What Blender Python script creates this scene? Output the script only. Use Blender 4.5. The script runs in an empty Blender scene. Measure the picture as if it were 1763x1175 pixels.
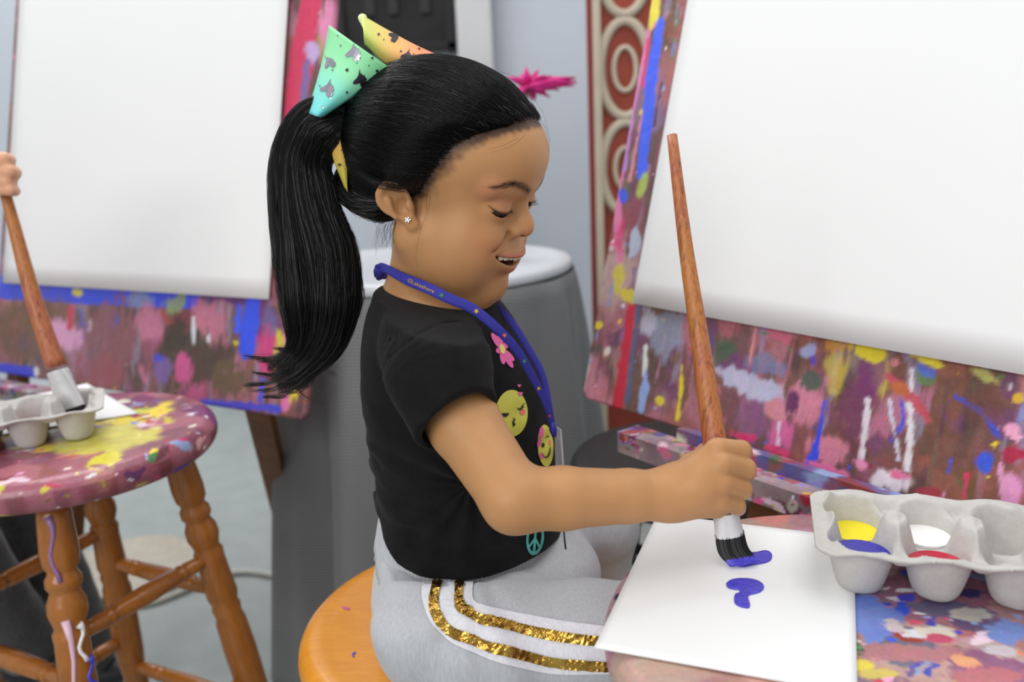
import bpy, bmesh, math, random
import numpy as np
from mathutils import Vector, Matrix
from mathutils.bvhtree import BVHTree

rnd = random.Random(7)
rng = np.random.default_rng(11)
SC = bpy.context.scene
COL = SC.collection

# ------------------------------------------------------------------ camera
FPX = 1450.0
PITCH = math.radians(13.5)
ROLL = math.radians(2.5)
CAM_H = 0.93
_c, _s = math.cos(ROLL), math.sin(ROLL)
_U0 = np.array([0, math.sin(PITCH), math.cos(PITCH)])
_FW = np.array([0, math.cos(PITCH), -math.sin(PITCH)])
_R = _c * np.array([1.0, 0, 0]) - _s * _U0
_U = _s * np.array([1.0, 0, 0]) + _c * _U0
_C0 = np.array([0, 0, CAM_H])

cam_data = bpy.data.cameras.new('camera')
cam = bpy.data.objects.new('camera', cam_data)
COL.objects.link(cam)
cam.matrix_world = Matrix(((_R[0], _U[0], -_FW[0], 0), (_R[1], _U[1], -_FW[1], 0), (_R[2], _U[2], -_FW[2], CAM_H), (0, 0, 0, 1)))
cam_data.sensor_width = 36.0
cam_data.lens = FPX / 1763 * 36
cam_data.clip_start = 0.02
cam_data.dof.use_dof = True
cam_data.dof.focus_distance = 0.645
cam_data.dof.aperture_fstop = 4.8
SC.camera = cam

# ------------------------------------------------------------------ world, lamps, exposure
world = bpy.data.worlds.new('world'); SC.world = world; world.use_nodes = True
bg = world.node_tree.nodes['Background']
bg.inputs[0].default_value = (0.93, 0.97, 1.0, 1)
bg.inputs[1].default_value = 0.50
SC.view_settings.view_transform = 'Standard'
SC.view_settings.look = 'None'
SC.view_settings.gamma = 1.0
SC.view_settings.use_curve_mapping = False
SC.view_settings.exposure = -0.08

def area_light(name, loc, target, sx, sy, power, color=(1, 1, 1)):
    ld = bpy.data.lights.new(name, 'AREA'); ld.shape = 'RECTANGLE'; ld.size = sx; ld.size_y = sy
    ld.energy = power; ld.color = color
    o = bpy.data.objects.new(name, ld); COL.objects.link(o); o.location = loc
    o.rotation_euler = (Vector(target) - Vector(loc)).to_track_quat('-Z', 'Y').to_euler()
    return o
area_light('ceiling_panel_light', (0.5, 0.5, 2.65), (0.1, 0.6, 0), 2.2, 1.2, 20, (1.0, 0.98, 0.95))
area_light('window_light', (-1.2, -1.5, 1.9), (0.1, 0.8, 0.8), 1.8, 1.6, 44, (1.0, 0.98, 0.96))
area_light('ceiling_panel_light', (-1.0, 2.0, 2.65), (-0.9, 2.0, 0), 1.8, 1.1, 44, (1.0, 0.99, 0.97))

# ------------------------------------------------------------------ placing helpers (metres; a ray through the lens to a known distance or height)
def ray(px, py):
    return _FW + (px - 881.5) / FPX * _R - (py - 587.5) / FPX * _U
def W(px, py, d):
    return _C0 + d * ray(px, py)
def WY(px, py, y):
    r = ray(px, py); return _C0 + r * (y / r[1])
def WZ(px, py, z):
    r = ray(px, py); return _C0 + r * ((z - CAM_H) / r[2])

# ------------------------------------------------------------------ object helpers
def tag(o, label=None, cat=None, group=None, kind=None):
    if label: o['label'] = label
    if cat: o['category'] = cat
    if group: o['group'] = group
    if kind: o['kind'] = kind
    return o
def thing(name, label, cat, loc=(0, 0, 0), group=None, rz=0.0):
    o = bpy.data.objects.new(name, None); COL.objects.link(o)
    o.empty_display_size = 0.05; o.location = loc; o.rotation_euler = (0, 0, rz)
    return tag(o, label, cat, group)
def child(o, parent):
    """parent keeps world placement: geometry is given in world space"""
    o.parent = parent
    m = Matrix.Identity(4)
    p = parent; chain = []
    while p is not None:
        chain.append(p); p = p.parent
    for p in reversed(chain):
        m = m @ p.matrix_parent_inverse @ Matrix.LocRotScale(p.location, p.rotation_euler, p.scale)
    o.matrix_parent_inverse = m.inverted()
    return o
def mesh_obj(name, verts, faces, mat=None, parent=None, local=False, smooth=True):
    me = bpy.data.meshes.new(name)
    me.from_pydata([tuple(map(float, v)) for v in verts], [], [tuple(map(int, f)) for f in faces])
    if smooth: me.polygons.foreach_set('use_smooth', [True] * len(me.polygons))
    me.update()
    o = bpy.data.objects.new(name, me); COL.objects.link(o)
    for m in (mat if isinstance(mat, (list, tuple)) else [mat]):
        if m: me.materials.append(m)
    if parent is not None:
        if local: o.parent = parent
        else: child(o, parent)
    return o
def bm_obj(name, bm, mat=None, parent=None, local=False, smooth=False):
    me = bpy.data.meshes.new(name); bm.to_mesh(me); bm.free()
    if smooth: me.polygons.foreach_set('use_smooth', [True] * len(me.polygons))
    o = bpy.data.objects.new(name, me); COL.objects.link(o)
    if mat: me.materials.append(mat)
    if parent is not None:
        if local: o.parent = parent
        else: child(o, parent)
    return o
def np_mesh(name, V, Q, mat=None, parent=None):
    me = bpy.data.meshes.new(name)
    k = Q.shape[1]
    me.vertices.add(len(V)); me.vertices.foreach_set('co', V.astype(np.float32).ravel())
    me.loops.add(Q.size); me.loops.foreach_set('vertex_index', Q.astype(np.int32).ravel())
    me.polygons.add(len(Q)); me.polygons.foreach_set('loop_start', np.arange(0, Q.size, k, dtype=np.int32))
    me.polygons.foreach_set('use_smooth', np.ones(len(Q), bool))
    me.update(calc_edges=True); me.validate()
    o = bpy.data.objects.new(name, me); COL.objects.link(o)
    if mat: me.materials.append(mat)
    if parent is not None: child(o, parent)
    return o
def color_attr(o, cols, name='Col'):
    a = o.data.color_attributes.new(name, 'FLOAT_COLOR', 'POINT')
    c = np.ones((len(cols), 4), np.float32); c[:, :3] = cols
    a.data.foreach_set('color', c.ravel())
def S(*rgb):
    """sRGB 0-255 to linear"""
    a = np.array(rgb, float) / 255
    return np.where(a <= 0.04045, a / 12.92, ((a + 0.055) / 1.055) ** 2.4)
def box_bm(bm, cx, cy, cz, sx, sy, sz, M=None, bev=0.0):
    r = bmesh.ops.create_cube(bm, size=1.0)
    vs = r['verts']
    bmesh.ops.scale(bm, vec=(sx, sy, sz), verts=vs)
    if bev > 0:
        es = list({e for v in vs for e in v.link_edges})
        rr = bmesh.ops.bevel(bm, geom=es, offset=bev, segments=2, affect='EDGES', profile=0.5)
        vs = list({v for f in rr['faces'] for v in f.verts} | {v for v in vs if v.is_valid})
    bmesh.ops.translate(bm, vec=(cx, cy, cz), verts=vs)
    if M is not None: bmesh.ops.transform(bm, matrix=M, verts=vs)
    return vs
def frame_from(a, b):
    a = Vector(a); b = Vector(b); z = (b - a).normalized()
    x = z.orthogonal().normalized(); y = z.cross(x)
    return Matrix(((x.x, y.x, z.x, a.x), (x.y, y.y, z.y, a.y), (x.z, y.z, z.z, a.z), (0, 0, 0, 1)))
def lathe(profile, a, b, n=20, caps=True):
    """turned piece from a to b; profile = [(t 0..1, radius)]"""
    M = frame_from(a, b); L = (Vector(b) - Vector(a)).length
    V, F = [], []
    for t, r in profile:
        for k in range(n):
            w = 2 * math.pi * k / n
            V.append(M @ Vector((r * math.cos(w), r * math.sin(w), t * L)))
    for i in range(len(profile) - 1):
        for k in range(n):
            k2 = (k + 1) % n
            F.append((i * n + k, i * n + k2, (i + 1) * n + k2, (i + 1) * n + k))
    if caps:
        F.append(tuple(reversed(range(n)))); F.append(tuple(range((len(profile) - 1) * n, len(profile) * n)))
    return V, F
def tube(pts, rad, n=8, caps=True):
    pts = [Vector(p) for p in pts]; V, F = [], []
    rad = rad if hasattr(rad, '__len__') else [rad] * len(pts)
    t0 = (pts[1] - pts[0]).normalized(); x = t0.orthogonal().normalized()
    for i, p in enumerate(pts):
        t = (pts[min(i + 1, len(pts) - 1)] - pts[max(i - 1, 0)]).normalized()
        x = (x - t * x.dot(t)).normalized(); y = t.cross(x)
        for k in range(n):
            w = 2 * math.pi * k / n
            V.append(p + (x * math.cos(w) + y * math.sin(w)) * rad[i])
    for i in range(len(pts) - 1):
        for k in range(n):
            k2 = (k + 1) % n
            F.append((i * n + k, i * n + k2, (i + 1) * n + k2, (i + 1) * n + k))
    if caps:
        F.append(tuple(reversed(range(n)))); F.append(tuple(range((len(pts) - 1) * n, len(pts) * n)))
    return V, F
def spline(pts, n):
    """Catmull-Rom through pts, n samples"""
    P = np.array(pts, float); k = len(P)
    E = np.vstack([2 * P[0] - P[1], P, 2 * P[-1] - P[-2]])
    out = []
    for u in np.linspace(0, k - 1, n):
        i = min(int(u), k - 2); t = u - i
        p0, p1, p2, p3 = E[i], E[i + 1], E[i + 2], E[i + 3]
        out.append(0.5 * (2 * p1 + (p2 - p0) * t + (2 * p0 - 5 * p1 + 4 * p2 - p3) * t * t + (3 * p1 - p0 - 3 * p2 + p3) * t ** 3))
    return np.array(out)

# ------------------------------------------------------------------ material helpers
class NT:
    def __init__(self, name):
        self.m = bpy.data.materials.new(name); self.m.use_nodes = True
        self.t = self.m.node_tree; self.b = self.t.nodes['Principled BSDF']
    def n(self, kind, **kw):
        nd = self.t.nodes.new(kind)
        for k, v in kw.items():
            if k.startswith('i_'):
                key = k[2:]; key = int(key) if key.isdigit() else key.replace('_', ' ')
                nd.inputs[key].default_value = v
            else: setattr(nd, k, v)
        return nd
    def l(self, a, ao, b, bi): self.t.links.new(a.outputs[ao], b.inputs[bi])
    def set(self, **kw):
        for k, v in kw.items(): self.b.inputs[k.replace('_', ' ')].default_value = v
        return self
    def noise(self, scale, detail=4, rough=0.55, stretch=(1, 1, 1), coord='Object', dist=0.0):
        tc = self.n('ShaderNodeTexCoord'); mp = self.n('ShaderNodeMapping'); mp.inputs['Scale'].default_value = stretch
        nz = self.n('ShaderNodeTexNoise', i_Scale=scale, i_Detail=detail, i_Roughness=rough, i_Distortion=dist)
        self.l(tc, coord, mp, 'Vector'); self.l(mp, 'Vector', nz, 'Vector'); return nz
    def ramp(self, src, out, stops, interp='LINEAR'):
        r = self.n('ShaderNodeValToRGB'); e = r.color_ramp.elements; r.color_ramp.interpolation = interp
        while len(e) > 1: e.remove(e[-1])
        for i, (p, c) in enumerate(stops):
            el = e[0] if i == 0 else e.new(p)
            el.position = p; el.color = (*c, 1) if len(c) == 3 else c
        self.l(src, out, r, 'Fac'); return r
    def mix(self, fac, a, b, mode='MIX'):
        """fac: (node, out) or float; a, b: (node, out) or colour"""
        mx = self.n('ShaderNodeMix', data_type='RGBA', blend_type=mode)
        for sock, v in ((0, fac), (6, a), (7, b)):
            if isinstance(v, tuple) and hasattr(v[0], 'outputs'): self.t.links.new(v[0].outputs[v[1]], mx.inputs[sock])
            elif sock == 0: mx.inputs[0].default_value = v
            else: mx.inputs[sock].default_value = (*v, 1) if len(v) == 3 else v
        return (mx, 2)
    def color(self, src): self.t.links.new(src[0].outputs[src[1]], self.b.inputs['Base Color']); return self
    def bump(self, src, out, strength=0.3, dist=0.002):
        bp = self.n('ShaderNodeBump', i_Strength=strength, i_Distance=dist)
        self.l(src, out, bp, 'Height'); self.l(bp, 'Normal', self.b, 'Normal'); return self
def plain(name, rgb, rough=0.5, metal=0.0, var=0.08, scale=60, bump=0.0, **kw):
    t = NT(name); nz = t.noise(scale)
    a = tuple(np.clip(np.array(rgb) * (1 - var), 0, 1)); b = tuple(np.clip(np.array(rgb) * (1 + var), 0, 1))
    r = t.ramp(nz, 0, [(0.3, a), (0.7, b)]); t.color((r, 0)); t.set(Roughness=rough, Metallic=metal, **kw)
    if bump: t.bump(nz, 0, bump, 0.001)
    return t.m
def attr_mat(name, rough=0.5, attr='Col', bump_scale=None, bump=0.1, dist=0.001, **kw):
    t = NT(name); a = t.n('ShaderNodeAttribute', attribute_name=attr); t.color((a, 'Color')); t.set(Roughness=rough, **kw)
    if bump_scale:
        nz = t.noise(bump_scale, 5); t.bump(nz, 0, bump, dist)
    return t.m

# ------------------------------------------------------------------ implicit modelling (signed distances, meshed by surface nets)
def d_ell(P, c, r, R=None):
    q = P - np.asarray(c, np.float32)
    if R is not None: q = q @ np.asarray(R, np.float32)
    r = np.asarray(r, np.float32)
    a = q / r; k0 = np.sqrt((a * a).sum(-1)); b = a / r; k1 = np.sqrt((b * b).sum(-1)) + 1e-9
    return k0 * (k0 - 1) / k1
def d_sph(P, c, r):
    q = P - np.asarray(c, np.float32); return np.sqrt((q * q).sum(-1)) - r
def d_cap(P, a, b, ra, rb=None):
    rb = ra if rb is None else rb
    a = np.asarray(a, np.float32); ba = np.asarray(b, np.float32) - a
    pa = P - a; h = np.clip((pa @ ba) / (ba @ ba), 0, 1)
    q = pa - h[..., None] * ba
    return np.sqrt((q * q).sum(-1)) - (ra + (rb - ra) * h)
def d_chain(P, pts, rad, k=0.0):
    d = None
    for i in range(len(pts) - 1):
        e = d_cap(P, pts[i], pts[i + 1], rad[i], rad[i + 1])
        d = e if d is None else (smin(d, e, k) if k else np.minimum(d, e))
    return d
def smin(a, b, k):
    h = np.maximum(k - np.abs(a - b), 0) / k
    return np.minimum(a, b) - h * h * k * 0.25
def smax(a, b, k): return -smin(-a, -b, k)
def snet(f, lo, hi, h, B=10, lip=1.25):
    lo = np.asarray(lo, np.float64); hi = np.asarray(hi, np.float64)
    nb = np.ceil((hi - lo) / (h * B)).astype(int)
    bi = np.stack(np.meshgrid(*[np.arange(n) for n in nb], indexing='ij'), -1).reshape(-1, 3)
    cen = (lo + (bi + 0.5) * B * h).astype(np.float32)
    keep = np.abs(np.concatenate([f(cen[i:i + 200000]) for i in range(0, len(cen), 200000)])) < lip * (B * h * 0.5 * 1.733) + 2 * h
    bi = bi[keep]
    m = B + 2; idx = np.arange(-1, B + 1)
    off = np.stack(np.meshgrid(idx, idx, idx, indexing='ij'), -1)
    NX = (nb + 2) * B + 4
    VK, VP, QK = [], [], []
    corners = [(i, j, k) for i in (0, 1) for j in (0, 1) for k in (0, 1)]
    edges = [(a, b) for a in range(8) for b in range(a + 1, 8) if sum(abs(x - y) for x, y in zip(corners[a], corners[b])) == 1]
    for s0 in range(0, len(bi), 400):
        bb = bi[s0:s0 + 400]
        L = bb[:, None, None, None, :] * B + off[None]
        v = f((lo + L.reshape(-1, 3) * h).astype(np.float32)).reshape(len(bb), m, m, m)
        ins = v < 0
        cnt = sum(ins[:, i:m - 1 + i, j:m - 1 + j, k:m - 1 + k].astype(np.int8) for i, j, k in corners)
        wb, wx, wy, wz = np.nonzero((cnt > 0) & (cnt < 8))
        if len(wb) == 0: continue
        cv = np.stack([v[wb, wx + i, wy + j, wz + k] for i, j, k in corners], 1)
        acc = np.zeros((len(wb), 3)); num = np.zeros(len(wb))
        for a, b in edges:
            va, vb = cv[:, a], cv[:, b]; mk = (va < 0) != (vb < 0)
            t = np.where(mk, va / np.where(mk, va - vb, 1), 0)
            p = np.array(corners[a]) + t[:, None] * (np.array(corners[b]) - np.array(corners[a]))
            acc += p * mk[:, None]; num += mk
        g = bb[wb] * B + np.stack([wx, wy, wz], 1) - 1
        key = ((g[:, 0] + 2) * NX[1] + g[:, 1] + 2) * NX[2] + g[:, 2] + 2
        VK.append(key); VP.append(lo + (g + acc / num[:, None]) * h)
        core = ins[:, 1:B + 1, 1:B + 1, 1:B + 1]
        st = np.array([NX[1] * NX[2], NX[2], 1])
        for ax in range(3):
            sl = [slice(1, B + 1)] * 3; sl[ax] = slice(2, B + 2)
            nxt = ins[(slice(None), *sl)]
            qb, qx, qy, qz = np.nonzero(core != nxt)
            if len(qb) == 0: continue
            g = bb[qb] * B + np.stack([qx, qy, qz], 1)
            k0 = ((g[:, 0] + 2) * NX[1] + g[:, 1] + 2) * NX[2] + g[:, 2] + 2
            u, w = st[(ax + 1) % 3], st[(ax + 2) % 3]
            q = np.stack([k0, k0 - u, k0 - u - w, k0 - w], 1)
            fl = ~core[qb, qx, qy, qz]
            q[fl] = q[fl][:, ::-1]
            QK.append(q)
    VK = np.concatenate(VK); VP = np.concatenate(VP); QK = np.concatenate(QK)
    uk, first = np.unique(VK, return_index=True)
    return VP[first], np.searchsorted(uk, QK)
def bvh_of(o):
    me = o.data
    n = len(me.vertices); co = np.empty(n * 3, np.float32); me.vertices.foreach_get('co', co)
    polys = [tuple(p.vertices) for p in me.polygons]
    return BVHTree.FromPolygons([Vector(c) for c in co.reshape(-1, 3)], polys)
def bvh_np(V, Q):
    return BVHTree.FromPolygons(V.tolist(), Q.tolist())
# value noise on points (vectorised), for colours and cloth folds
_G = rng.random((64, 64, 64)).astype(np.float32)
def vnoise(P, freq=1.0, oct=1):
    P = np.asarray(P, np.float32) * freq; out = 0; amp = 1.0; tot = 0
    for o in range(oct):
        i = np.floor(P).astype(int); t = P - i; t = t * t * (3 - 2 * t); r = 0
        for a in (0, 1):
            for b in (0, 1):
                for c in (0, 1):
                    w = (t[..., 0] if a else 1 - t[..., 0]) * (t[..., 1] if b else 1 - t[..., 1]) * (t[..., 2] if c else 1 - t[..., 2])
                    r = r + w * _G[(i[..., 0] + a) & 63, (i[..., 1] + b) & 63, (i[..., 2] + c) & 63]
        out = out + r * amp; tot += amp; amp *= 0.5; P = P * 2.03 + 17.3
    return out / tot
def lerp(a, b, t): return a + (b - a) * t
def sst(a, b, x):
    t = np.clip((x - a) / (b - a), 0, 1); return t * t * (3 - 2 * t)
# ================================================================== the room
def structure(o): o['kind'] = 'structure'; return o
def slab(name, x0, x1, y0, y1, z0, z1, mat):
    bm = bmesh.new(); box_bm(bm, (x0 + x1) / 2, (y0 + y1) / 2, (z0 + z1) / 2, x1 - x0, y1 - y0, z1 - z0)
    return structure(bm_obj(name, bm, mat))
def floor_mat():
    t = NT('grey_concrete'); a = t.noise(1.6, 6); b_ = t.noise(14, 5)
    r = t.ramp(a, 0, [(.3, S(146, 155, 153)), (.7, S(166, 173, 170))]); r2 = t.ramp(b_, 0, [(.35, S(140, 148, 147)), (.65, S(170, 176, 174))])
    t.color(t.mix(.35, (r, 0), (r2, 0))); t.set(Roughness=.55); t.bump(b_, 0, .1, .002); return t.m
def wall_mat(name, c, v=6):
    t = NT(name); a = t.noise(1.2, 4); t.color((t.ramp(a, 0, [(.3, S(*[k - v for k in c])), (.7, S(*[k + v for k in c]))]), 0)); t.set(Roughness=.7)
    t.bump(t.noise(220, 2), 0, .06, .001); return t.m
slab('floor', -2.6, 2.6, -1.6, 3.3, -.06, 0, floor_mat())
WALL_Y = 3.12
slab('wall_back', -2.6, 2.6, WALL_Y, WALL_Y + .1, 0, 2.7, wall_mat('blue_grey_paint', (196, 203, 214)))
slab('wall_left', -2.7, -2.6, -1.6, WALL_Y + .1, 0, 2.7, wall_mat('white_paint', (205, 206, 206)))
bm = bmesh.new(); box_bm(bm, 0, WALL_Y - .01, .05, 5.2, .02, .10, bev=.004); structure(bm_obj('baseboard_back', bm, plain('white_trim', S(200, 202, 204), .5)))
# white pilaster beside the dark panel
pa = WY(786, 40, WALL_Y - .06); pb = WY(847, 40, WALL_Y - .06)
bm = bmesh.new(); box_bm(bm, (pa[0] + pb[0]) / 2, WALL_Y - .04, 1.35, pb[0] - pa[0], .08, 2.7, bev=.006); structure(bm_obj('trim_1', bm, plain('white_post', S(200, 201, 203), .5, scale=4)))
# dark wall panel with frame and shelves seen faintly in it
DP = thing('wall_panel', 'dark black framed panel hanging on the wall beside the white post, above the hair bow', 'panel', (0, 0, 0))
xl = WY(578, 40, WALL_Y - .05)[0]; xr = WY(783, 40, WALL_Y - .05)[0]; zb = WY(700, 88, WALL_Y - .05)[2]
DP.location = ((xl + xr) / 2, WALL_Y - .03, zb)
blk = plain('black_board', (.010, .010, .011), .85, scale=9, var=.5); bfr = plain('black_frame', (.012, .011, .011), .8)
bm = bmesh.new(); box_bm(bm, (xl + xr) / 2, WALL_Y - .025, zb + .35, xr - xl - .04, .03, .68); bm_obj('panel_face', bm, blk, DP)
for cx_, cz_, sx_, sz_ in ((xl + .015, zb + .35, .03, .72), (xr - .015, zb + .35, .03, .72), ((xl + xr) / 2, zb + .012, xr - xl, .03), ((xl + xr) / 2, zb + .69, xr - xl, .03)):
    bm = bmesh.new(); box_bm(bm, cx_, WALL_Y - .03, cz_, sx_, .05, sz_, bev=.004); bm_obj('frame_rail', bm, bfr, DP)
for dx_ in (.12, .20, .31):
    bm = bmesh.new(); box_bm(bm, xl + dx_, WALL_Y - .042, zb + .20, .035, .012, .16, bev=.003); bm_obj('dark_slat', bm, plain('charcoal_slat', (.020, .020, .021), .8), DP)

# ---------------- small round table with white top and grey skirt
TC = np.array([-.140, 1.455]); TZ = .730; TR = .250
TBL = thing('round_table', 'small round table with a white top behind the girl', 'table', (TC[0], TC[1], 0))
prof = [(0, .0), (0, .9), (.05, .985), (.3, 1.0), (.7, 1.0), (.95, .985), (1.0, .9), (1.0, 0.001)]
V, F = lathe([(t, max(r, .001) * TR) for t, r in prof], (TC[0], TC[1], TZ - .02), (TC[0], TC[1], TZ), 72); mesh_obj('tabletop', V, F, plain('white_laminate', S(206, 209, 215), .35, scale=5, var=.03), TBL)
V, F = lathe([(0, .16), (.02, .16), (.05, .03), (.95, .03), (1, .12)], (TC[0], TC[1], 0), (TC[0], TC[1], TZ - .02), 28); mesh_obj('pedestal', V, F, plain('dark_steel', S(60, 60, 62), .4, .6), TBL)
def skirt_mat():
    t = NT('grey_ribbed_cloth'); tc = t.n('ShaderNodeTexCoord'); mp = t.n('ShaderNodeMapping'); mp.inputs['Rotation'].default_value = (.35, 0, 0)
    w = t.n('ShaderNodeTexWave', i_Scale=62.0, i_Distortion=.6); w.bands_direction = 'Z'; t.l(tc, 'Object', mp, 'Vector'); t.l(mp, 'Vector', w, 'Vector')
    t.color((t.ramp(w, 0, [(.1, S(92, 93, 95)), (.9, S(142, 143, 145))]), 0)); t.set(Roughness=.75); t.b.inputs['Sheen Weight'].default_value = .15; t.bump(w, 0, .5, .002); return t.m
NA, NZ = 260, 30; V, F = [], []
for j in range(NZ):
    t = j / (NZ - 1); z = TZ - .019 - t * (TZ - .027)
    for i in range(NA):
        a = 2 * math.pi * i / NA
        fold = (.030 * math.sin(9 * a + .6) + .016 * math.sin(17 * a + 2.0 * math.sin(a))) * (t ** .6)
        r = TR + .004 + .055 * t + fold
        V.append((TC[0] + r * math.cos(a), TC[1] + r * math.sin(a), z))
for j in range(NZ - 1):
    for i in range(NA):
        k = (i + 1) % NA; F.append((j * NA + i, (j + 1) * NA + i, (j + 1) * NA + k, j * NA + k))
sk = mesh_obj('table_skirt', V, F, skirt_mat()); tag(sk, 'grey ribbed cloth skirt hanging in folds round the small white-topped table', 'tablecloth')
md = sk.modifiers.new('solid', 'SOLIDIFY'); md.thickness = .003
# ---------------- vase with the magenta feathery flower
fp = WY(930, 150, 1.50); vx = -.02
VS = thing('vase', 'slim grey vase on the white table hidden behind the face of the girl', 'vase', (vx, 1.44, TZ))
V, F = lathe([(0, .02), (.1, .026), (.4, .028), (.75, .014), (1, .018)], (vx, 1.44, TZ), (vx, 1.44, TZ + .13), 24); mesh_obj('vase_body', V, F, plain('grey_ceramic', S(150, 152, 155), .3), VS)
FL = thing('feather_flower', 'magenta feathery flower on a stem behind the forehead of the girl', 'flower', (vx, 1.44, TZ + .12))
V, F = tube(spline([(vx, 1.44, TZ + .03), (vx, 1.44, TZ + .16), (fp[0] - .03, 1.47, fp[2] - .03), (fp[0] - .02, 1.5, fp[2])], 16), .0025, 6); mesh_obj('stem', V, F, plain('green_stem', S(70, 100, 60), .6), FL)
MAG = plain('magenta_feather', S(206, 32, 128), .7, var=.2, scale=90)
r2 = random.Random(5)
for k in range(46):
    a = r2.uniform(-2.9, 2.9); L = r2.uniform(.03, .05)
    if k < 16: a = r2.uniform(-.18, .22); L = r2.uniform(.05, .085)
    b0 = Vector((fp[0] - .02, 1.5 + r2.uniform(-.02, .02), fp[2])); dv = Vector((math.cos(a), r2.uniform(-.5, .5) * (0 if k < 16 else 1), math.sin(a) * .6 + (.04 if k < 16 else .1)))
    p = [b0, b0 + dv * L * .5 + Vector((0, 0, .004)), b0 + dv * L + Vector((0, 0, r2.uniform(-.006, .004)))]
    V, F = tube(p, [.003, .0055, .001], 6); mesh_obj('petal', V, F, MAG, FL)

# ---------------- red screen with beige rings behind the right easel
RS = thing('carved_screen', 'reddish screen with pale ring carvings standing behind the right easel', 'screen', (0, 0, 0))
sc0 = WY(1014, 200, 1.95); sc1 = WY(1260, 200, 1.95); RS.location = ((sc0[0] + sc1[0]) / 2, 1.95, 0)
rd = plain('brick_red_wood', S(150, 62, 44), .6, scale=14, var=.15); bgm = plain('beige_wood', S(196, 184, 164), .6, scale=10)
bm = bmesh.new(); box_bm(bm, (sc0[0] + sc1[0]) / 2, 1.96, .85, sc1[0] - sc0[0], .02, 1.70); bm_obj('screen_board', bm, rd, RS)
bm = bmesh.new(); box_bm(bm, sc0[0] + .012, 1.945, .85, .016, .03, 1.70, bev=.003); bm_obj('screen_edge', bm, plain('dark_red_edge', S(120, 34, 34), .5), RS)
xs_ = WY(1030, 200, 1.93)[0]
bm = bmesh.new(); box_bm(bm, xs_, 1.94, .85, .018, .03, 1.70, bev=.004); bm_obj('screen_moulding', bm, bgm, RS)
rc = WY(1078, 150, 1.93)[0]
for k in range(-4, 5):
    zc = WY(1078, 118, 1.93)[2] - .215 * k
    if zc < .70 or zc > 1.62: continue
    for rr_, w_ in ((.088, .020), (.040, .011)):
        pts = [(rc + rr_ * .62 * math.cos(a), 1.945, zc + rr_ * 1.15 * math.sin(a)) for a in np.linspace(0, 2 * math.pi, 36)]
        V, F = tube(pts, w_ * .55, 8, caps=False); mesh_obj('carved_ring', V, F, bgm, RS)

# ---------------- cable and tray on the floor
cp = [WZ(x, y, .008) for x, y in ((200, 1046), (262, 1038), (330, 1012), (380, 992), (430, 985), (520, 1000))]
V, F = tube(spline(cp, 40), .007, 8); c = mesh_obj('cable', V, F, plain('white_cable', S(190, 190, 182), .5)); tag(c, 'white cable lying on the grey floor behind the left stool', 'cable')
pc0 = WZ(225, 985, .01)
V, F = lathe([(0, .10), (.4, .125), (1, .145), (1, .138), (.5, .118), (.25, .10), (.25, .001)], (pc0[0], pc0[1], 0), (pc0[0], pc0[1], .03), 48); d = mesh_obj('floor_plate', V, F, plain('beige_plastic', S(186, 178, 164), .5)); tag(d, 'round beige plate on the floor behind the left stool', 'plate')
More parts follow.
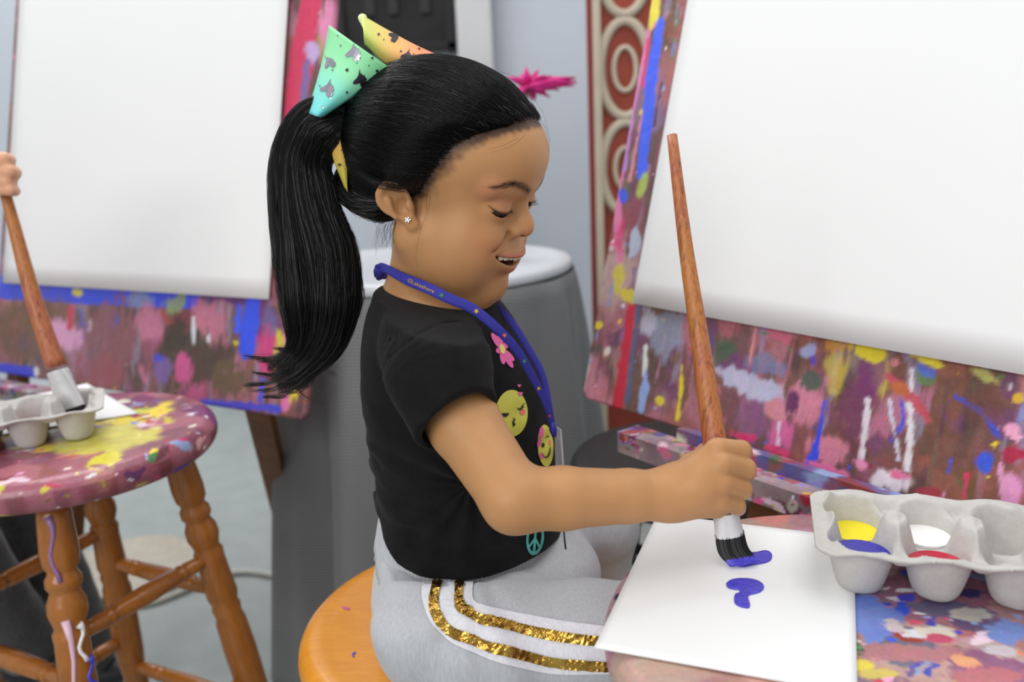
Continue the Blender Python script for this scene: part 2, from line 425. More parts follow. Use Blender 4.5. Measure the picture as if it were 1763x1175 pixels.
# ================================================================== paint-covered easels
def blobs_grid(U, Vv, seed, base, strokes, customs, wscale=18.0, warp=.016):
    """colours of a paint-splashed board on a grid; U, Vv in metres; later strokes cover earlier ones"""
    r = np.random.default_rng(seed)
    P3 = np.stack([U, Vv, np.full_like(U, seed * 1.7)], -1).astype(np.float32)
    wu = (vnoise(P3 * wscale, 1, 3) - .5); wv = (vnoise(P3 * wscale + 31, 1, 3) - .5)
    streak = vnoise(np.stack([U * 260, Vv * 16, np.full_like(U, seed)], -1), 1, 2) - .5
    fine = vnoise(P3 * 140, 1, 2) - .5
    dry = vnoise(np.stack([U * 190, Vv * 30, np.full_like(U, seed + 1.9)], -1), 1, 2)
    X = U + warp * wu * 2; Y = Vv + warp * wv * 2
    XL = U + .22 * warp * wu; YL = Vv + .22 * warp * wv
    n0 = vnoise(P3 * 7, 1, 3)[..., None]; n1 = vnoise(P3 * 11 + 9, 1, 3)[..., None]
    C = lerp(np.array(S(*base[0])), np.array(S(*base[1])), sst(.35, .65, n0)); C = lerp(C, np.array(S(*base[2])), sst(.5, .7, n1) * .8)
    sv = vnoise(np.stack([U * 30, Vv * 9, np.full_like(U, seed + 3.3)], -1), 1, 4); sh = vnoise(np.stack([U * 16, Vv * 24, np.full_like(U, seed + 8.1)], -1), 1, 4)
    lv = vnoise(np.stack([U * 70, Vv * 14, np.full_like(U, seed + 5.2)], -1), 1, 3)
    for fld, lo_, col, am in ((sv, .56, (176, 112, 128), .8), (sh, .58, (116, 70, 104), .85), (1 - sv, .60, (92, 76, 66), .8), (1 - sh, .60, (150, 92, 80), .7), (lv, .66, (150, 140, 170), .6), (1 - lv, .68, (84, 60, 76), .6)):
        C = lerp(C, np.array(S(*col)), (sst(lo_, lo_ + .05, fld) * am)[..., None])
    C = C * (1 + .45 * fine[..., None])
    def put(mask, col):
        c = np.array(S(*col)) * (1 + .18 * streak[..., None] + .10 * fine[..., None]); np.copyto(C, lerp(C, c, np.clip(mask, 0, 1)[..., None]))
    def oval_(cx, cy, rx, ry, rot, col, soft=.25, op=1.0):
        dx, dy = X - cx, Y - cy; c, s = math.cos(rot), math.sin(rot)
        q = np.sqrt(((dx * c + dy * s) / rx) ** 2 + ((-dx * s + dy * c) / ry) ** 2) + .75 * streak + .45 * fine + .9 * wv
        put((1 - sst(1 - soft, 1 + soft * .3, q)) * op * np.clip(1.25 - 2.2 * np.maximum(q - .55, 0) * (dry > .5), 0, 1), col)
    def line_(pts, w, col, op=1.0):
        d = None
        for (a, b_, wa), (a2, b2, wb) in zip(pts[:-1], pts[1:]):
            ex, ey = a2 - a, b2 - b_; L2 = ex * ex + ey * ey + 1e-12
            t = np.clip(((XL - a) * ex + (YL - b_) * ey) / L2, 0, 1); q = np.hypot(XL - a - t * ex, YL - b_ - t * ey) - (wa + (wb - wa) * t) * w
            d = q if d is None else np.minimum(d, q)
        put((1 - sst(-.0012, .0012, d + .004 * fine + .003 * streak)) * op, col)
    u0, u1, v0, v1 = U.min(), U.max(), Vv.min(), Vv.max()
    for kind, cols, n, (smin_, smax_) in strokes:
        for _ in range(n):
            col = cols[r.integers(len(cols))]; col = tuple(np.clip(np.array(col) + r.normal(0, 9, 3), 0, 255))
            cx, cy = r.uniform(u0, u1), r.uniform(v0, v1); s = r.uniform(smin_, smax_)
            if kind == 'smear': oval_(cx, cy, s * r.uniform(.35, .9), s * r.uniform(.8, 1.6), r.normal(0, .5), col, .5, r.uniform(.55, .95))
            elif kind == 'drip':
                L = s * r.uniform(4, 14); w = s * r.uniform(.18, .5); line_([(cx, cy, .7), (cx + r.normal(0, .002), cy - L * .7, .5), (cx + r.normal(0, .002), cy - L, 1.2)], w, col)
            elif kind == 'line':
                a = r.uniform(0, 6.28); L = s * r.uniform(2, 6); line_([(cx, cy, 1), (cx + L * .5 * math.cos(a), cy + L * .5 * math.sin(a), .7), (cx + L * math.cos(a + .4), cy + L * math.sin(a + .4), .4)], s * .12, col)
            else: oval_(cx, cy, s, s * r.uniform(.7, 1.3), r.uniform(0, 3), col, .12)
    for cst in customs:
        if cst[0] == 'o': oval_(*cst[1:6], cst[6], .35, cst[7])
        else: line_(cst[1], cst[2], cst[3])
    return np.clip(C, 0, 1)
PAL_ALL = [(205, 120, 150), (170, 90, 110), (110, 60, 100), (60, 80, 210), (215, 195, 60), (225, 220, 225), (150, 60, 70), (90, 90, 140), (125, 95, 70), (220, 110, 160), (140, 150, 200), (196, 40, 80), (60, 110, 70)]
PAL_MUD = [(120, 85, 70), (135, 80, 95), (105, 65, 85), (150, 95, 105), (170, 110, 120), (95, 75, 60), (125, 105, 115)]
PAL_PINK = [(190, 122, 140), (176, 110, 130), (200, 140, 155), (150, 110, 150), (120, 74, 110), (160, 150, 175)]
PAL_VIV = [(60, 80, 225), (230, 205, 50), (240, 235, 238), (230, 90, 150), (205, 40, 80), (150, 165, 225), (240, 160, 195), (80, 140, 90), (236, 130, 60)]
def paint_mat(name, rough=.35):
    t = NT(name); a = t.n('ShaderNodeAttribute', attribute_name='Col'); t.set(Roughness=rough)
    g = t.noise(130, 6, .7); sp = t.noise(420, 2); m1 = t.mix(.30, (a, 'Color'), (g, 1), 'OVERLAY'); r = t.ramp(sp, 0, [(.30, (.35, .33, .33)), (.40, (.5, .5, .5)), (.62, (.5, .5, .5)), (.72, (.8, .78, .78))])
    t.color(t.mix(.45, m1, (r, 0), 'SOFT_LIGHT'))
    nz = t.noise(70, 5); t.bump(nz, 0, .35, .003); return t.m
PAINT = paint_mat('dried_paint')
class Plane:
    """leaning board: O corner, u along the bottom edge, v up the board, n towards the painter"""
    def __init__(self, O, u, lean):
        self.O = np.array(O, float); u = np.array([u[0], u[1], 0.0]); self.u = u / np.linalg.norm(u)
        h = np.array([-self.u[1], self.u[0], 0])
        if h[1] < 0: h = -h                       # away from the camera
        self.v = h * math.sin(lean) + np.array([0, 0, math.cos(lean)]); self.n = np.cross(self.u, self.v)
        if self.n[1] > 0: self.n = -self.n
    def at(self, a, b, c=0.0): return self.O + a * self.u + b * self.v + c * self.n
    def px(self, px, py, lift=0.0):
        r = ray(px, py); o = self.O + self.n * lift; t = ((o - _C0) @ self.n) / (r @ self.n); q = _C0 + r * t - o
        return q @ self.u, q @ self.v
def ovp(pl, px, py, rx, ry, rot, col, op=.3):
    a, b = pl.px(px, py); a2, b2 = pl.px(px + 3, py); a3, b3 = pl.px(px, py + 3)
    return ('o', a, b, rx * math.hypot(a2 - a, b2 - b) / 3, ry * math.hypot(a3 - a, b3 - b) / 3, -rot, col, op)
def lnp(pl, pts, w_px, col):
    a, b = pl.px(*pts[0][:2]); a2, b2 = pl.px(pts[0][0] + 3, pts[0][1]); sc = math.hypot(a2 - a, b2 - b) / 3
    return ('l', [(*pl.px(p[0], p[1]), p[2] if len(p) > 2 else 1.0) for p in pts], w_px * sc / 2, col)
def board(name, pl, u0, u1, v0, v1, step, seed, base, strokes, customs, parent, thick=.012):
    nx = int((u1 - u0) / step) + 1; ny = int((v1 - v0) / step) + 1
    us = np.linspace(u0, u1, nx); vs = np.linspace(v0, v1, ny); U, Vg = np.meshgrid(us, vs)
    C = blobs_grid(U, Vg, seed, base, strokes, customs).reshape(-1, 3)
    # rounded corners at the bottom
    Pp = pl.O + U[..., None] * pl.u + Vg[..., None] * pl.v; Pp = Pp.reshape(-1, 3)
    i = np.arange(nx * ny).reshape(ny, nx)
    Qf = np.stack([i[:-1, :-1], i[:-1, 1:], i[1:, 1:], i[1:, :-1]], -1).reshape(-1, 4)
    cx = (U[:-1, :-1] + step / 2).ravel(); cy = (Vg[:-1, :-1] + step / 2).ravel(); R = .012
    dx = np.maximum(np.maximum(u0 + R - cx, cx - (u1 - R)), 0); dy = np.maximum(v0 + R - cy, 0)
    Qf = Qf[np.hypot(dx, dy) <= R]
    nrm = np.cross(Pp[Qf[0][1]] - Pp[Qf[0][0]], Pp[Qf[0][2]] - Pp[Qf[0][0]])
    if nrm @ pl.n < 0: Qf = Qf[:, ::-1]
    o = np_mesh(name, Pp, Qf, PAINT, parent); color_attr(o, C)
    md = o.modifiers.new('solid', 'SOLIDIFY'); md.thickness = thick; md.offset = -1
    return o
def bar(name, a, b, w, h, mat, parent, n=60, seed=0, up=(0, 0, 1)):
    """painted wooden bar with coloured surface"""
    a = np.array(a, float); b = np.array(b, float); t = (b - a) / np.linalg.norm(b - a); up = np.array(up, float); s = np.cross(t, up); s /= np.linalg.norm(s); up = np.cross(s, t)
    k_ = max(1, min(12, n // 20)); e_ = [-1 + 2 * i / k_ for i in range(k_)]
    ring = [(x, -1) for x in e_] + [(1, y) for y in e_] + [(-x, 1) for x in e_] + [(-1, -y) for y in e_]
    V, F = [], []
    m = len(ring)
    for i in range(n + 1):
        for x, y in ring: V.append(a + (b - a) * i / n + s * x * w / 2 + up * y * h / 2)
    for i in range(n):
        for k in range(m): k2 = (k + 1) % m; F.append((i * m + k, i * m + k2, (i + 1) * m + k2, (i + 1) * m + k))
    F += [tuple(reversed(range(m))), tuple(range(n * m, (n + 1) * m))]
    o = mesh_obj(name, V, F, mat, parent, smooth=False)
    return o, np.array(V)
def paint3d(P, seed, base, pals, vertical=1.0):
    r = np.random.default_rng(seed); P = np.asarray(P, np.float32)
    n0 = vnoise(P * 16, 1, 3)[:, None]; C = lerp(np.array(S(*base[0])), np.array(S(*base[1])), sst(.3, .7, n0))
    w = np.stack([vnoise(P * 50 + k * 9, 1, 2) - .5 for k in range(3)], 1) * .022; Pw = P + w
    fine = vnoise(P * 300, 1, 2)[:, None] - .5
    lo, hi = P.min(0), P.max(0)
    for cols, n, (a, b_), (asp0, asp1) in pals:
        for _ in range(n):
            c = P[r.integers(len(P))] + r.normal(0, .003, 3); col = np.array(S(*np.clip(np.array(cols[r.integers(len(cols))]) + r.normal(0, 8, 3), 0, 255)))
            th_ = r.uniform(0, 6.28); e = np.array([math.cos(th_), math.sin(th_), 0]); s = r.uniform(a, b_); asp = r.uniform(asp0, asp1)
            q = Pw - c; al = q @ e; d = np.sqrt((al / (s * asp)) ** 2 + ((q * q).sum(1) - al * al) / s ** 2)
            m = (1 - sst(.85, 1.05, d + .4 * fine[:, 0]))[:, None]; C = lerp(C, col, m)
    return np.clip(C * (1 + .25 * fine), 0, 1)

WOODM = plain('stained_leg_wood', S(120, 74, 34), .5, scale=40, var=.2)
PAPER = plain('white_paper', S(233, 234, 235), .75, scale=3, var=.01)
def sheet(name, pl, a0, a1, b0, b1, lift, label, cat='paper', curl=.0):
    n = 24; V = [pl.at(lerp(a0, a1, i / n), lerp(b0, b1, j / n), lift + curl * (1 - j / n) ** 4 * (.5 + .5 * math.sin(i * .5))) for i in range(n + 1) for j in range(n + 1)]
    F = [(i * (n + 1) + j, (i + 1) * (n + 1) + j, (i + 1) * (n + 1) + j + 1, i * (n + 1) + j + 1) for i in range(n) for j in range(n)]
    o = mesh_obj(name, V, F, PAPER); md = o.modifiers.new('solid', 'SOLIDIFY'); md.thickness = .0012; tag(o, label, cat); return o

# ---------------- right easel
E_Z = 0.600
BLr = WZ(1003, 684, E_Z + .012)
RE = thing('easel', 'paint-splattered wooden easel on the right holding a big blank sheet', 'easel', (BLr[0] + .2, BLr[1] - .1, 0))
PR_ = Plane(BLr, (.600, -.800), math.radians(15))
cR = [lnp(PR_, [(1088, 522, 1), (1078, 600, 1.1), (1063, 700, 1.2)], 15, (198, 42, 66)), lnp(PR_, [(1098, 530, 1), (1080, 690, 1)], 9, (92, 98, 134)),
      ovp(PR_, 1120, 560, 20, 26, 0, (190, 190, 215), .8), ovp(PR_, 1150, 585, 26, 40, 0, (150, 160, 185), .7), lnp(PR_, [(1112, 600), (1110, 650)], 8, (225, 222, 225)),
      lnp(PR_, [(1113, 640, .5), (1110, 668, 1.4), (1104, 705, 1)], 11, (150, 172, 228)), lnp(PR_, [(1174, 630, .6), (1171, 680, 1), (1166, 722, 1)], 7, (226, 204, 50)), ovp(PR_, 1141, 695, 7, 9, 0, (226, 204, 60), 1),
      ovp(PR_, 1270, 640, 40, 26, 0, (112, 62, 110), .8), ovp(PR_, 1290, 670, 75, 22, .15, (190, 190, 218), .9), ovp(PR_, 1320, 625, 40, 26, 0, (120, 130, 170), .7),
      ovp(PR_, 1395, 690, 45, 55, .3, (204, 130, 152), 1), ovp(PR_, 1425, 765, 36, 40, 0, (205, 128, 150), 1), ovp(PR_, 1345, 715, 26, 18, 0, (206, 136, 150), 1), ovp(PR_, 1366, 700, 12, 30, 0, (108, 60, 100), 1),
      ovp(PR_, 1470, 700, 34, 60, 0, (116, 66, 96), .85), ovp(PR_, 1500, 650, 26, 40, 0, (120, 60, 110), .8), ovp(PR_, 1400, 655, 22, 22, .4, (70, 96, 84), .9), ovp(PR_, 1390, 600, 20, 14, 0, (160, 165, 210), .9),
      lnp(PR_, [(1420, 690, .5), (1410, 750, .9), (1392, 815, 2.0)], 10, (62, 84, 228)),
      lnp(PR_, [(1494, 690, .8), (1482, 790, 1)], 9, (222, 212, 224)), lnp(PR_, [(1570, 640, .8), (1562, 810, 1)], 11, (222, 218, 226)), lnp(PR_, [(1530, 690, .6), (1546, 790, 1)], 6, (206, 206, 224)), lnp(PR_, [(1342, 730, .6), (1340, 775, 1)], 5, (215, 205, 220)),
      ovp(PR_, 1290, 750, 28, 8, .05, (214, 60, 116), 1), ovp(PR_, 1345, 782, 22, 6, .2, (214, 70, 120), 1), ovp(PR_, 1425, 815, 38, 9, .05, (226, 116, 168), 1), ovp(PR_, 1480, 800, 16, 12, 0, (222, 140, 180), 1), ovp(PR_, 1538, 830, 36, 22, 0, (226, 216, 226), 1), ovp(PR_, 1553, 822, 18, 9, 0, (226, 116, 160), 1),
      ovp(PR_, 1345, 574, 30, 9, .2, (214, 110, 140), .9), ovp(PR_, 1440, 600, 24, 16, 0, (206, 150, 70), .8), ovp(PR_, 1490, 612, 34, 16, .2, (226, 208, 56), 1), ovp(PR_, 1552, 612, 26, 10, .15, (150, 122, 160), 1), ovp(PR_, 1600, 628, 34, 10, .15, (226, 210, 60), 1), ovp(PR_, 1590, 655, 20, 14, 0, (96, 130, 86), .8), ovp(PR_, 1594, 645, 18, 10, 0, (80, 110, 220), .7), ovp(PR_, 1690, 640, 26, 12, .2, (196, 196, 110), .8), ovp(PR_, 1733, 674, 15, 12, 0, (222, 182, 40), 1),
      lnp(PR_, [(1530, 650, .8), (1575, 690, 1.2), (1600, 725, .7)], 15, (190, 84, 100)), ovp(PR_, 1545, 680, 14, 14, 0, (190, 110, 60), .8), lnp(PR_, [(1645, 682, 1), (1690, 710, 1), (1724, 756, .8)], 4.5, (60, 80, 205)),
      ovp(PR_, 1738, 735, 22, 14, .5, (240, 166, 202), 1), ovp(PR_, 1752, 752, 14, 10, 0, (240, 170, 204), 1), ovp(PR_, 1701, 798, 14, 20, -.3, (62, 92, 218), 1), ovp(PR_, 1752, 792, 22, 18, 0, (176, 40, 74), 1), ovp(PR_, 1718, 768, 5, 7, 0, (236, 214, 40), 1), ovp(PR_, 1745, 850, 20, 26, 0, (228, 156, 200), 1), lnp(PR_, [(1722, 800), (1726, 845)], 5, (226, 160, 200)), lnp(PR_, [(1665, 820), (1660, 860)], 7, (220, 60, 110)), lnp(PR_, [(1636, 832), (1622, 860)], 5, (226, 150, 190)), ovp(PR_, 1752, 690, 14, 40, 0, (140, 146, 206), 1), lnp(PR_, [(1636, 790), (1634, 815)], 5, (60, 80, 220)), ovp(PR_, 1600, 860, 24, 14, 0, (176, 60, 80), .9), ovp(PR_, 1690, 690, 36, 40, 0, (112, 66, 60), .6),
      # left margin
      lnp(PR_, [(1135, 40, 1), (1122, 130, 1.4), (1104, 300, 1)], 15, (72, 100, 236)), lnp(PR_, [(1112, 60, 1), (1085, 200, 1), (1060, 330, 1.1), (1068, 480, .8)], 14, (216, 124, 166)), lnp(PR_, [(1098, 120, 1), (1072, 290, 1)], 9, (178, 130, 200)), ovp(PR_, 1122, 20, 10, 34, 0, (228, 214, 80), 1), ovp(PR_, 1104, 320, 10, 22, 0, (170, 190, 90), .9), ovp(PR_, 1048, 332, 9, 9, 0, (228, 210, 60), 1), ovp(PR_, 1066, 342, 12, 10, .5, (70, 90, 220), 1), ovp(PR_, 1092, 420, 12, 26, 0, (180, 190, 215), .9), ovp(PR_, 1080, 508, 22, 14, 0, (214, 196, 70), 1), ovp(PR_, 1065, 480, 8, 26, 0, (206, 190, 80), 1), ovp(PR_, 1031, 460, 7, 7, 0, (230, 200, 50), 1), ovp(PR_, 1028, 562, 7, 9, 0, (230, 200, 50), 1), ovp(PR_, 1016, 600, 7, 40, 0, (70, 110, 80), .9), lnp(PR_, [(1024, 500), (1016, 585)], 5, (60, 80, 210)), ovp(PR_, 1012, 650, 6, 30, 0, (190, 190, 190), .8), ovp(PR_, 1068, 410, 8, 30, 0, (206, 60, 110), .8), lnp(PR_, [(1116, 70), (1106, 150)], 6, (205, 70, 120))]
board('board', PR_, 0, .66, 0, .80, .0022, 3, [(118, 82, 68), (128, 80, 92), (112, 88, 70)],
      [('smear', PAL_MUD + PAL_PINK, 150, (.015, .055)), ('smear', PAL_ALL, 110, (.006, .020)), ('drip', PAL_MUD + PAL_PINK, 60, (.004, .010)), ('drip', PAL_VIV, 18, (.003, .006)), ('line', PAL_VIV, 40, (.004, .009)), ('splat', PAL_ALL, 160, (.001, .004)), ('splat', PAL_VIV, 160, (.0007, .0022))], cR, RE)
# ledge in front of the board
def ledge(pl, u0, u1, parent, seed, depth=.032, h=.024, drop=.020):
    a = pl.at(u0, -drop, depth * .5 + .006); b = pl.at(u1, -drop, depth * .5 + .006); a[2] = b[2] = pl.O[2] - drop
    o, V = bar('ledge', a, b, depth, h, PAINT, parent, n=260); color_attr(o, paint3d(V, seed, [(172, 152, 156), (126, 104, 116)], [(PAL_ALL + [(190, 180, 178), (206, 196, 196)], 240, (.003, .009), (1, 2.4)), (PAL_VIV + [(60, 50, 60), (200, 190, 180), (214, 206, 204), (120, 130, 120)], 520, (.0012, .0032), (1, 3))]))
    return o
ledge(PR_, .105, .66, RE, 21)
o_, Vb = bar('ledge_lip', PR_.at(.17, -.004, .010), PR_.at(.66, -.004, .010), .012, .014, PAINT, RE, n=90); color_attr(o_, paint3d(Vb, 5, [(90, 90, 150), (140, 90, 110)], [(PAL_ALL, 80, (.004, .012), (1, 4))]))
def easel_leg(pl, u, parent, mat, z0=0.0, back=False):
    top = pl.at(u, .72, -.03); v = pl.v.copy()
    if back:
        t_ = top; b_ = pl.at(u, 0, -.03) + np.array([pl.v[0], pl.v[1], 0]) * 1.6; b_[2] = 0
    else:
        k = (pl.O[2] - 0.0) / v[2]; t_ = pl.at(u, .74, -.028); b_ = pl.at(u, 0, -.028) - v * k
    o, V = bar('easel_leg', b_, t_, .034, .022, mat, parent, n=8, up=pl.n); return o
for u_ in (.27, .60): easel_leg(PR_, u_, RE, WOODM)
easel_leg(PR_, .42, RE, WOODM, back=True)
pb_ = PR_.px(1090, 523, .006); pt_ = PR_.px(1149, 2, .006); pe_ = PR_.px(1643, 624, .006)
# the sheet is pinned slightly askew: its own plane frame inside the board plane
class Sub:
    def __init__(self, pl, o, e): 
        self.O = pl.at(*o, .004); d = np.array(e) - np.array(o); d /= np.linalg.norm(d); self.u = pl.u * d[0] + pl.v * d[1]; self.n = pl.n; self.v = np.cross(self.n, self.u)
        if self.v[2] < 0: self.v = -self.v
    at = Plane.at
SUBR = Sub(PR_, pb_, pe_)
sheet('drawing_paper', SUBR, 0, .60, 0, .70, .003, 'large blank white sheet clipped to the right easel', curl=.0012)

# ---------------- left easel
E_ZL = .560
BRl = WZ(524, 724, E_ZL)
LE = thing('easel', 'paint-splattered wooden easel on the left holding a blank sheet behind the ponytail', 'easel', (BRl[0] - .3, BRl[1] + .15, 0))
_ul = np.array([.874, -.486, 0]); _ul /= np.linalg.norm(_ul)
PL_ = Plane(BRl - _ul * .74, _ul, math.radians(14))
cL = [lnp(PL_, [(-60, 492, 1), (120, 502, 1), (330, 514, .8)], 22, (62, 82, 228)), ovp(PL_, 240, 520, 30, 14, 0, (130, 145, 190), .9), ovp(PL_, 300, 520, 22, 18, 0, (150, 160, 110), .9), ovp(PL_, 390, 515, 50, 12, 0, (98, 52, 118), .9), ovp(PL_, 132, 503, 12, 9, 0, (226, 210, 60), 1),
      ovp(PL_, 60, 570, 80, 60, 0, (120, 88, 62), .8), ovp(PL_, 200, 580, 60, 70, 0, (140, 92, 100), .9), ovp(PL_, 260, 560, 36, 34, 0, (196, 122, 150), .9), ovp(PL_, 360, 555, 36, 34, 0, (198, 122, 148), .9), ovp(PL_, 330, 620, 95, 50, 0, (82, 72, 62), .95), ovp(PL_, 300, 575, 20, 30, 0, (72, 66, 60), .9), ovp(PL_, 400, 650, 50, 36, 0, (112, 92, 72), .9), ovp(PL_, 180, 640, 46, 34, 0, (150, 86, 96), .9),
      ovp(PL_, 105, 580, 36, 24, .2, (222, 164, 204), 1), lnp(PL_, [(122, 535), (120, 562)], 10, (206, 60, 90)), ovp(PL_, 312, 642, 17, 19, .6, (206, 96, 150), 1), ovp(PL_, 276, 640, 16, 26, 0, (124, 100, 160), .95), ovp(PL_, 268, 620, 12, 10, 0, (62, 80, 220), .8), lnp(PL_, [(333, 550), (333, 590)], 6, (210, 220, 228)), ovp(PL_, 367, 582, 5, 8, 0, (226, 230, 236), 1),
      lnp(PL_, [(436, 520, 1), (430, 560, 1.2), (425, 600, 1.1)], 26, (62, 88, 232)), lnp(PL_, [(412, 530), (408, 570)], 10, (72, 96, 232)), ovp(PL_, 465, 560, 14, 40, 0, (112, 98, 150), .9), ovp(PL_, 455, 620, 18, 40, 0, (206, 70, 130), .9), lnp(PL_, [(500, 520), (492, 700)], 14, (226, 122, 172)), ovp(PL_, 512, 660, 10, 40, 0, (226, 206, 60), 1), ovp(PL_, 470, 640, 6, 30, 0, (200, 190, 60), .9), lnp(PL_, [(452, 655), (449, 690)], 8, (72, 96, 232)), lnp(PL_, [(350, 693), (480, 704)], 9, (84, 84, 216)), lnp(PL_, [(-20, 632), (60, 645)], 12, (62, 70, 220)), ovp(PL_, 62, 646, 6, 7, 0, (230, 230, 235), 1),
      lnp(PL_, [(536, 0, 1), (520, 90, 1.2), (505, 220, 1)], 36, (206, 62, 98)), ovp(PL_, 565, 40, 20, 60, 0, (226, 140, 180), .95), ovp(PL_, 532, 92, 13, 26, 0, (190, 170, 220), .9), lnp(PL_, [(528, 110), (524, 180)], 12, (124, 104, 160)), ovp(PL_, 548, 80, 6, 40, 0, (170, 150, 90), .7)]
board('board', PL_, 0, .74, 0, .86, .0034, 8, [(120, 86, 80), (140, 92, 104), (110, 90, 76)],
      [('smear', PAL_MUD + PAL_PINK, 130, (.02, .06)), ('smear', PAL_ALL, 70, (.008, .024)), ('drip', PAL_MUD + PAL_PINK, 40, (.006, .014)), ('splat', PAL_ALL, 120, (.0015, .005)), ('splat', PAL_VIV, 90, (.001, .003))], cL, LE)
ledge(PL_, -.02, .44, LE, 33)
for u_ in (.03, .21): easel_leg(PL_, u_, LE, WOODM)
_r = ray(446, 700); _o = PL_.O - PL_.n * .030; _d = ((_o - _C0) @ PL_.n) / (_r @ PL_.n); la = W(446, 700, _d); lb = W(489, 885, _d + .30); dl_ = (lb - la) / np.linalg.norm(lb - la)
bar('easel_leg', la - dl_ * .015, la + dl_ * (la[2] / -dl_[2]), .036, .022, WOODM, LE, n=8, up=(0, -1, 0))
pb_ = PL_.px(464, 516, .006); pt_ = PL_.px(0, 487, .006)
class SubL(Sub):
    def __init__(self, pl, o, e):
        self.O = pl.at(*o, .004); d = np.array(o) - np.array(e); d /= np.linalg.norm(d); self.u = pl.u * d[0] + pl.v * d[1]; self.n = pl.n; self.v = np.cross(self.n, self.u)
        if self.v[2] < 0: self.v = -self.v
SUBL = SubL(PL_, pb_, pt_)
sheet('drawing_paper', SUBL, -.64, 0, 0, .76, .004, 'blank white sheet on the left easel behind the ponytail', curl=.0008)
# ================================================================== the girl
HR = np.array([[0.8770347, 0.4290032, 0.2162555], [-0.3918168, 0.8991918, -0.1947659], [-0.2780104, 0.0860839, 0.956713]])
HO = np.array([-0.04917693, 0.69774363, 0.90038421]); HS = 0.9068746e-3
def toH(P): return ((P - HO.astype(np.float32)) @ HR.astype(np.float32)) / np.float32(HS)
def fromH(p): return HO + HS * (np.asarray(p, float) @ HR.T)
EYE_C = np.array([62.4, 26.4, -3.0]); EYE_R = 13.0
def eye_dir(v, r): v = np.asarray(v, float); return EYE_C + r * v / np.linalg.norm(v)
_sl = [(13.5, -11.2, -1.6), (14.5, -5, -4.0), (13.5, 4, -4.4), (8.5, 11, -2.0), (2.5, 13.8, 3.0)]
SLIT_I = [eye_dir(v, EYE_R + 0.6) for v in _sl]; SLIT_O = [eye_dir(v, EYE_R + 4.2) for v in _sl]
SLIT_R = np.array([0.7, 1.7, 2.0, 1.5, 0.7])
LASH = [eye_dir(v, EYE_R + 2.4) for v in [(13.5, -11.2, -.6), (14.5, -5, -1.4), (13.5, 4, -1.6), (8.5, 11, .4), (2.5, 14.2, 4.2)]]
BROW = [(0, 9, 13.5), (0, 21, 19.5), (0, 33, 23.0), (0, 48, 19.0)]

def lip_curve(pts, n=9):
    return spline(pts, n)
UP_LIP = lip_curve([(86.8, 0, -45.6), (85.2, 8, -45.2), (79.0, 20, -44.2), (67.5, 32, -41.2)])
LO_LIP = lip_curve([(79.0, 0, -61.0), (77.8, 9, -59.6), (73.4, 21, -54.0), (66.5, 32, -42.8)])
_lx = np.linspace(0, 1, 9)

EAR_O = np.array([-3.5, -69.0, -12.5])
_e1 = np.array([-20.0, -9.0, 36.0]); _e1 /= np.linalg.norm(_e1)
_en = np.array([0.32, -0.94, 0.0]); _en -= _e1 * (_en @ _e1); _en /= np.linalg.norm(_en)
_ew = np.cross(_e1, _en)            # points forward or back
if _ew[0] < 0: _ew = -_ew
EAR_M = np.stack([_ew, _e1, _en], 1)   # local: x forward, y up, z outward
def ear_sdf(p):
    q = ((p - EAR_O.astype(np.float32)) @ EAR_M.astype(np.float32))
    x, y, z = q[..., 0], q[..., 1], q[..., 2]
    # the auricle narrows towards the lobe
    wy = np.interp(y, [-24, -16, -4, 8, 17, 23], [5.5, 8.0, 11.5, 14.5, 15.0, 12.0]).astype(np.float32)
    xs = (x + np.interp(y, [-24, 0, 24], [-4.5, 0.5, 3.0])) / (wy / 12.0)
    e = d_ell(np.stack([xs, y, z - 0.012 * x * x * 0.6], -1), (0, -.5, 0), (12.5, 21.5, 5.0))
    # helix rim
    ring = np.sqrt((np.sqrt((xs / 10.8) ** 2 + ((y + .5) / 19.3) ** 2 + 1e-6) - 1) ** 2 * 150 + (z - 3.0) ** 2) - 2.5
    ring = smax(ring, -(y + 11) * 0.7 - xs * 0.3, 4)
    ring = np.where(xs > 7, ring + (xs - 7) * 0.5, ring)
    d = smin(e, ring, 2.0)
    scoop = d_ell(q, (0.5, 8.5, 4.6), (8.4, 9.0, 4.4))
    d = smax(d, -scoop, 2.0)
    anti = d_cap(q, (-5.0, 8.0, 3.0), (-5.6, -8.0, 3.2), 2.2, 2.2)
    d = smin(d, anti, 3.0)
    concha = d_ell(q, (3.0, -1.6, 4.0), (7.2, 9.0, 6.6))
    d = smax(d, -concha, 2.0)
    trag = d_ell(q, (8.8, -3.5, 2.2), (3.2, 4.8, 3.4))
    d = smin(d, trag, 2.0)
    lobe = d_ell(q, (4.2, -19.5, 0.8), (6.2, 6.6, 3.6))
    return smin(d, lobe, 3.0)

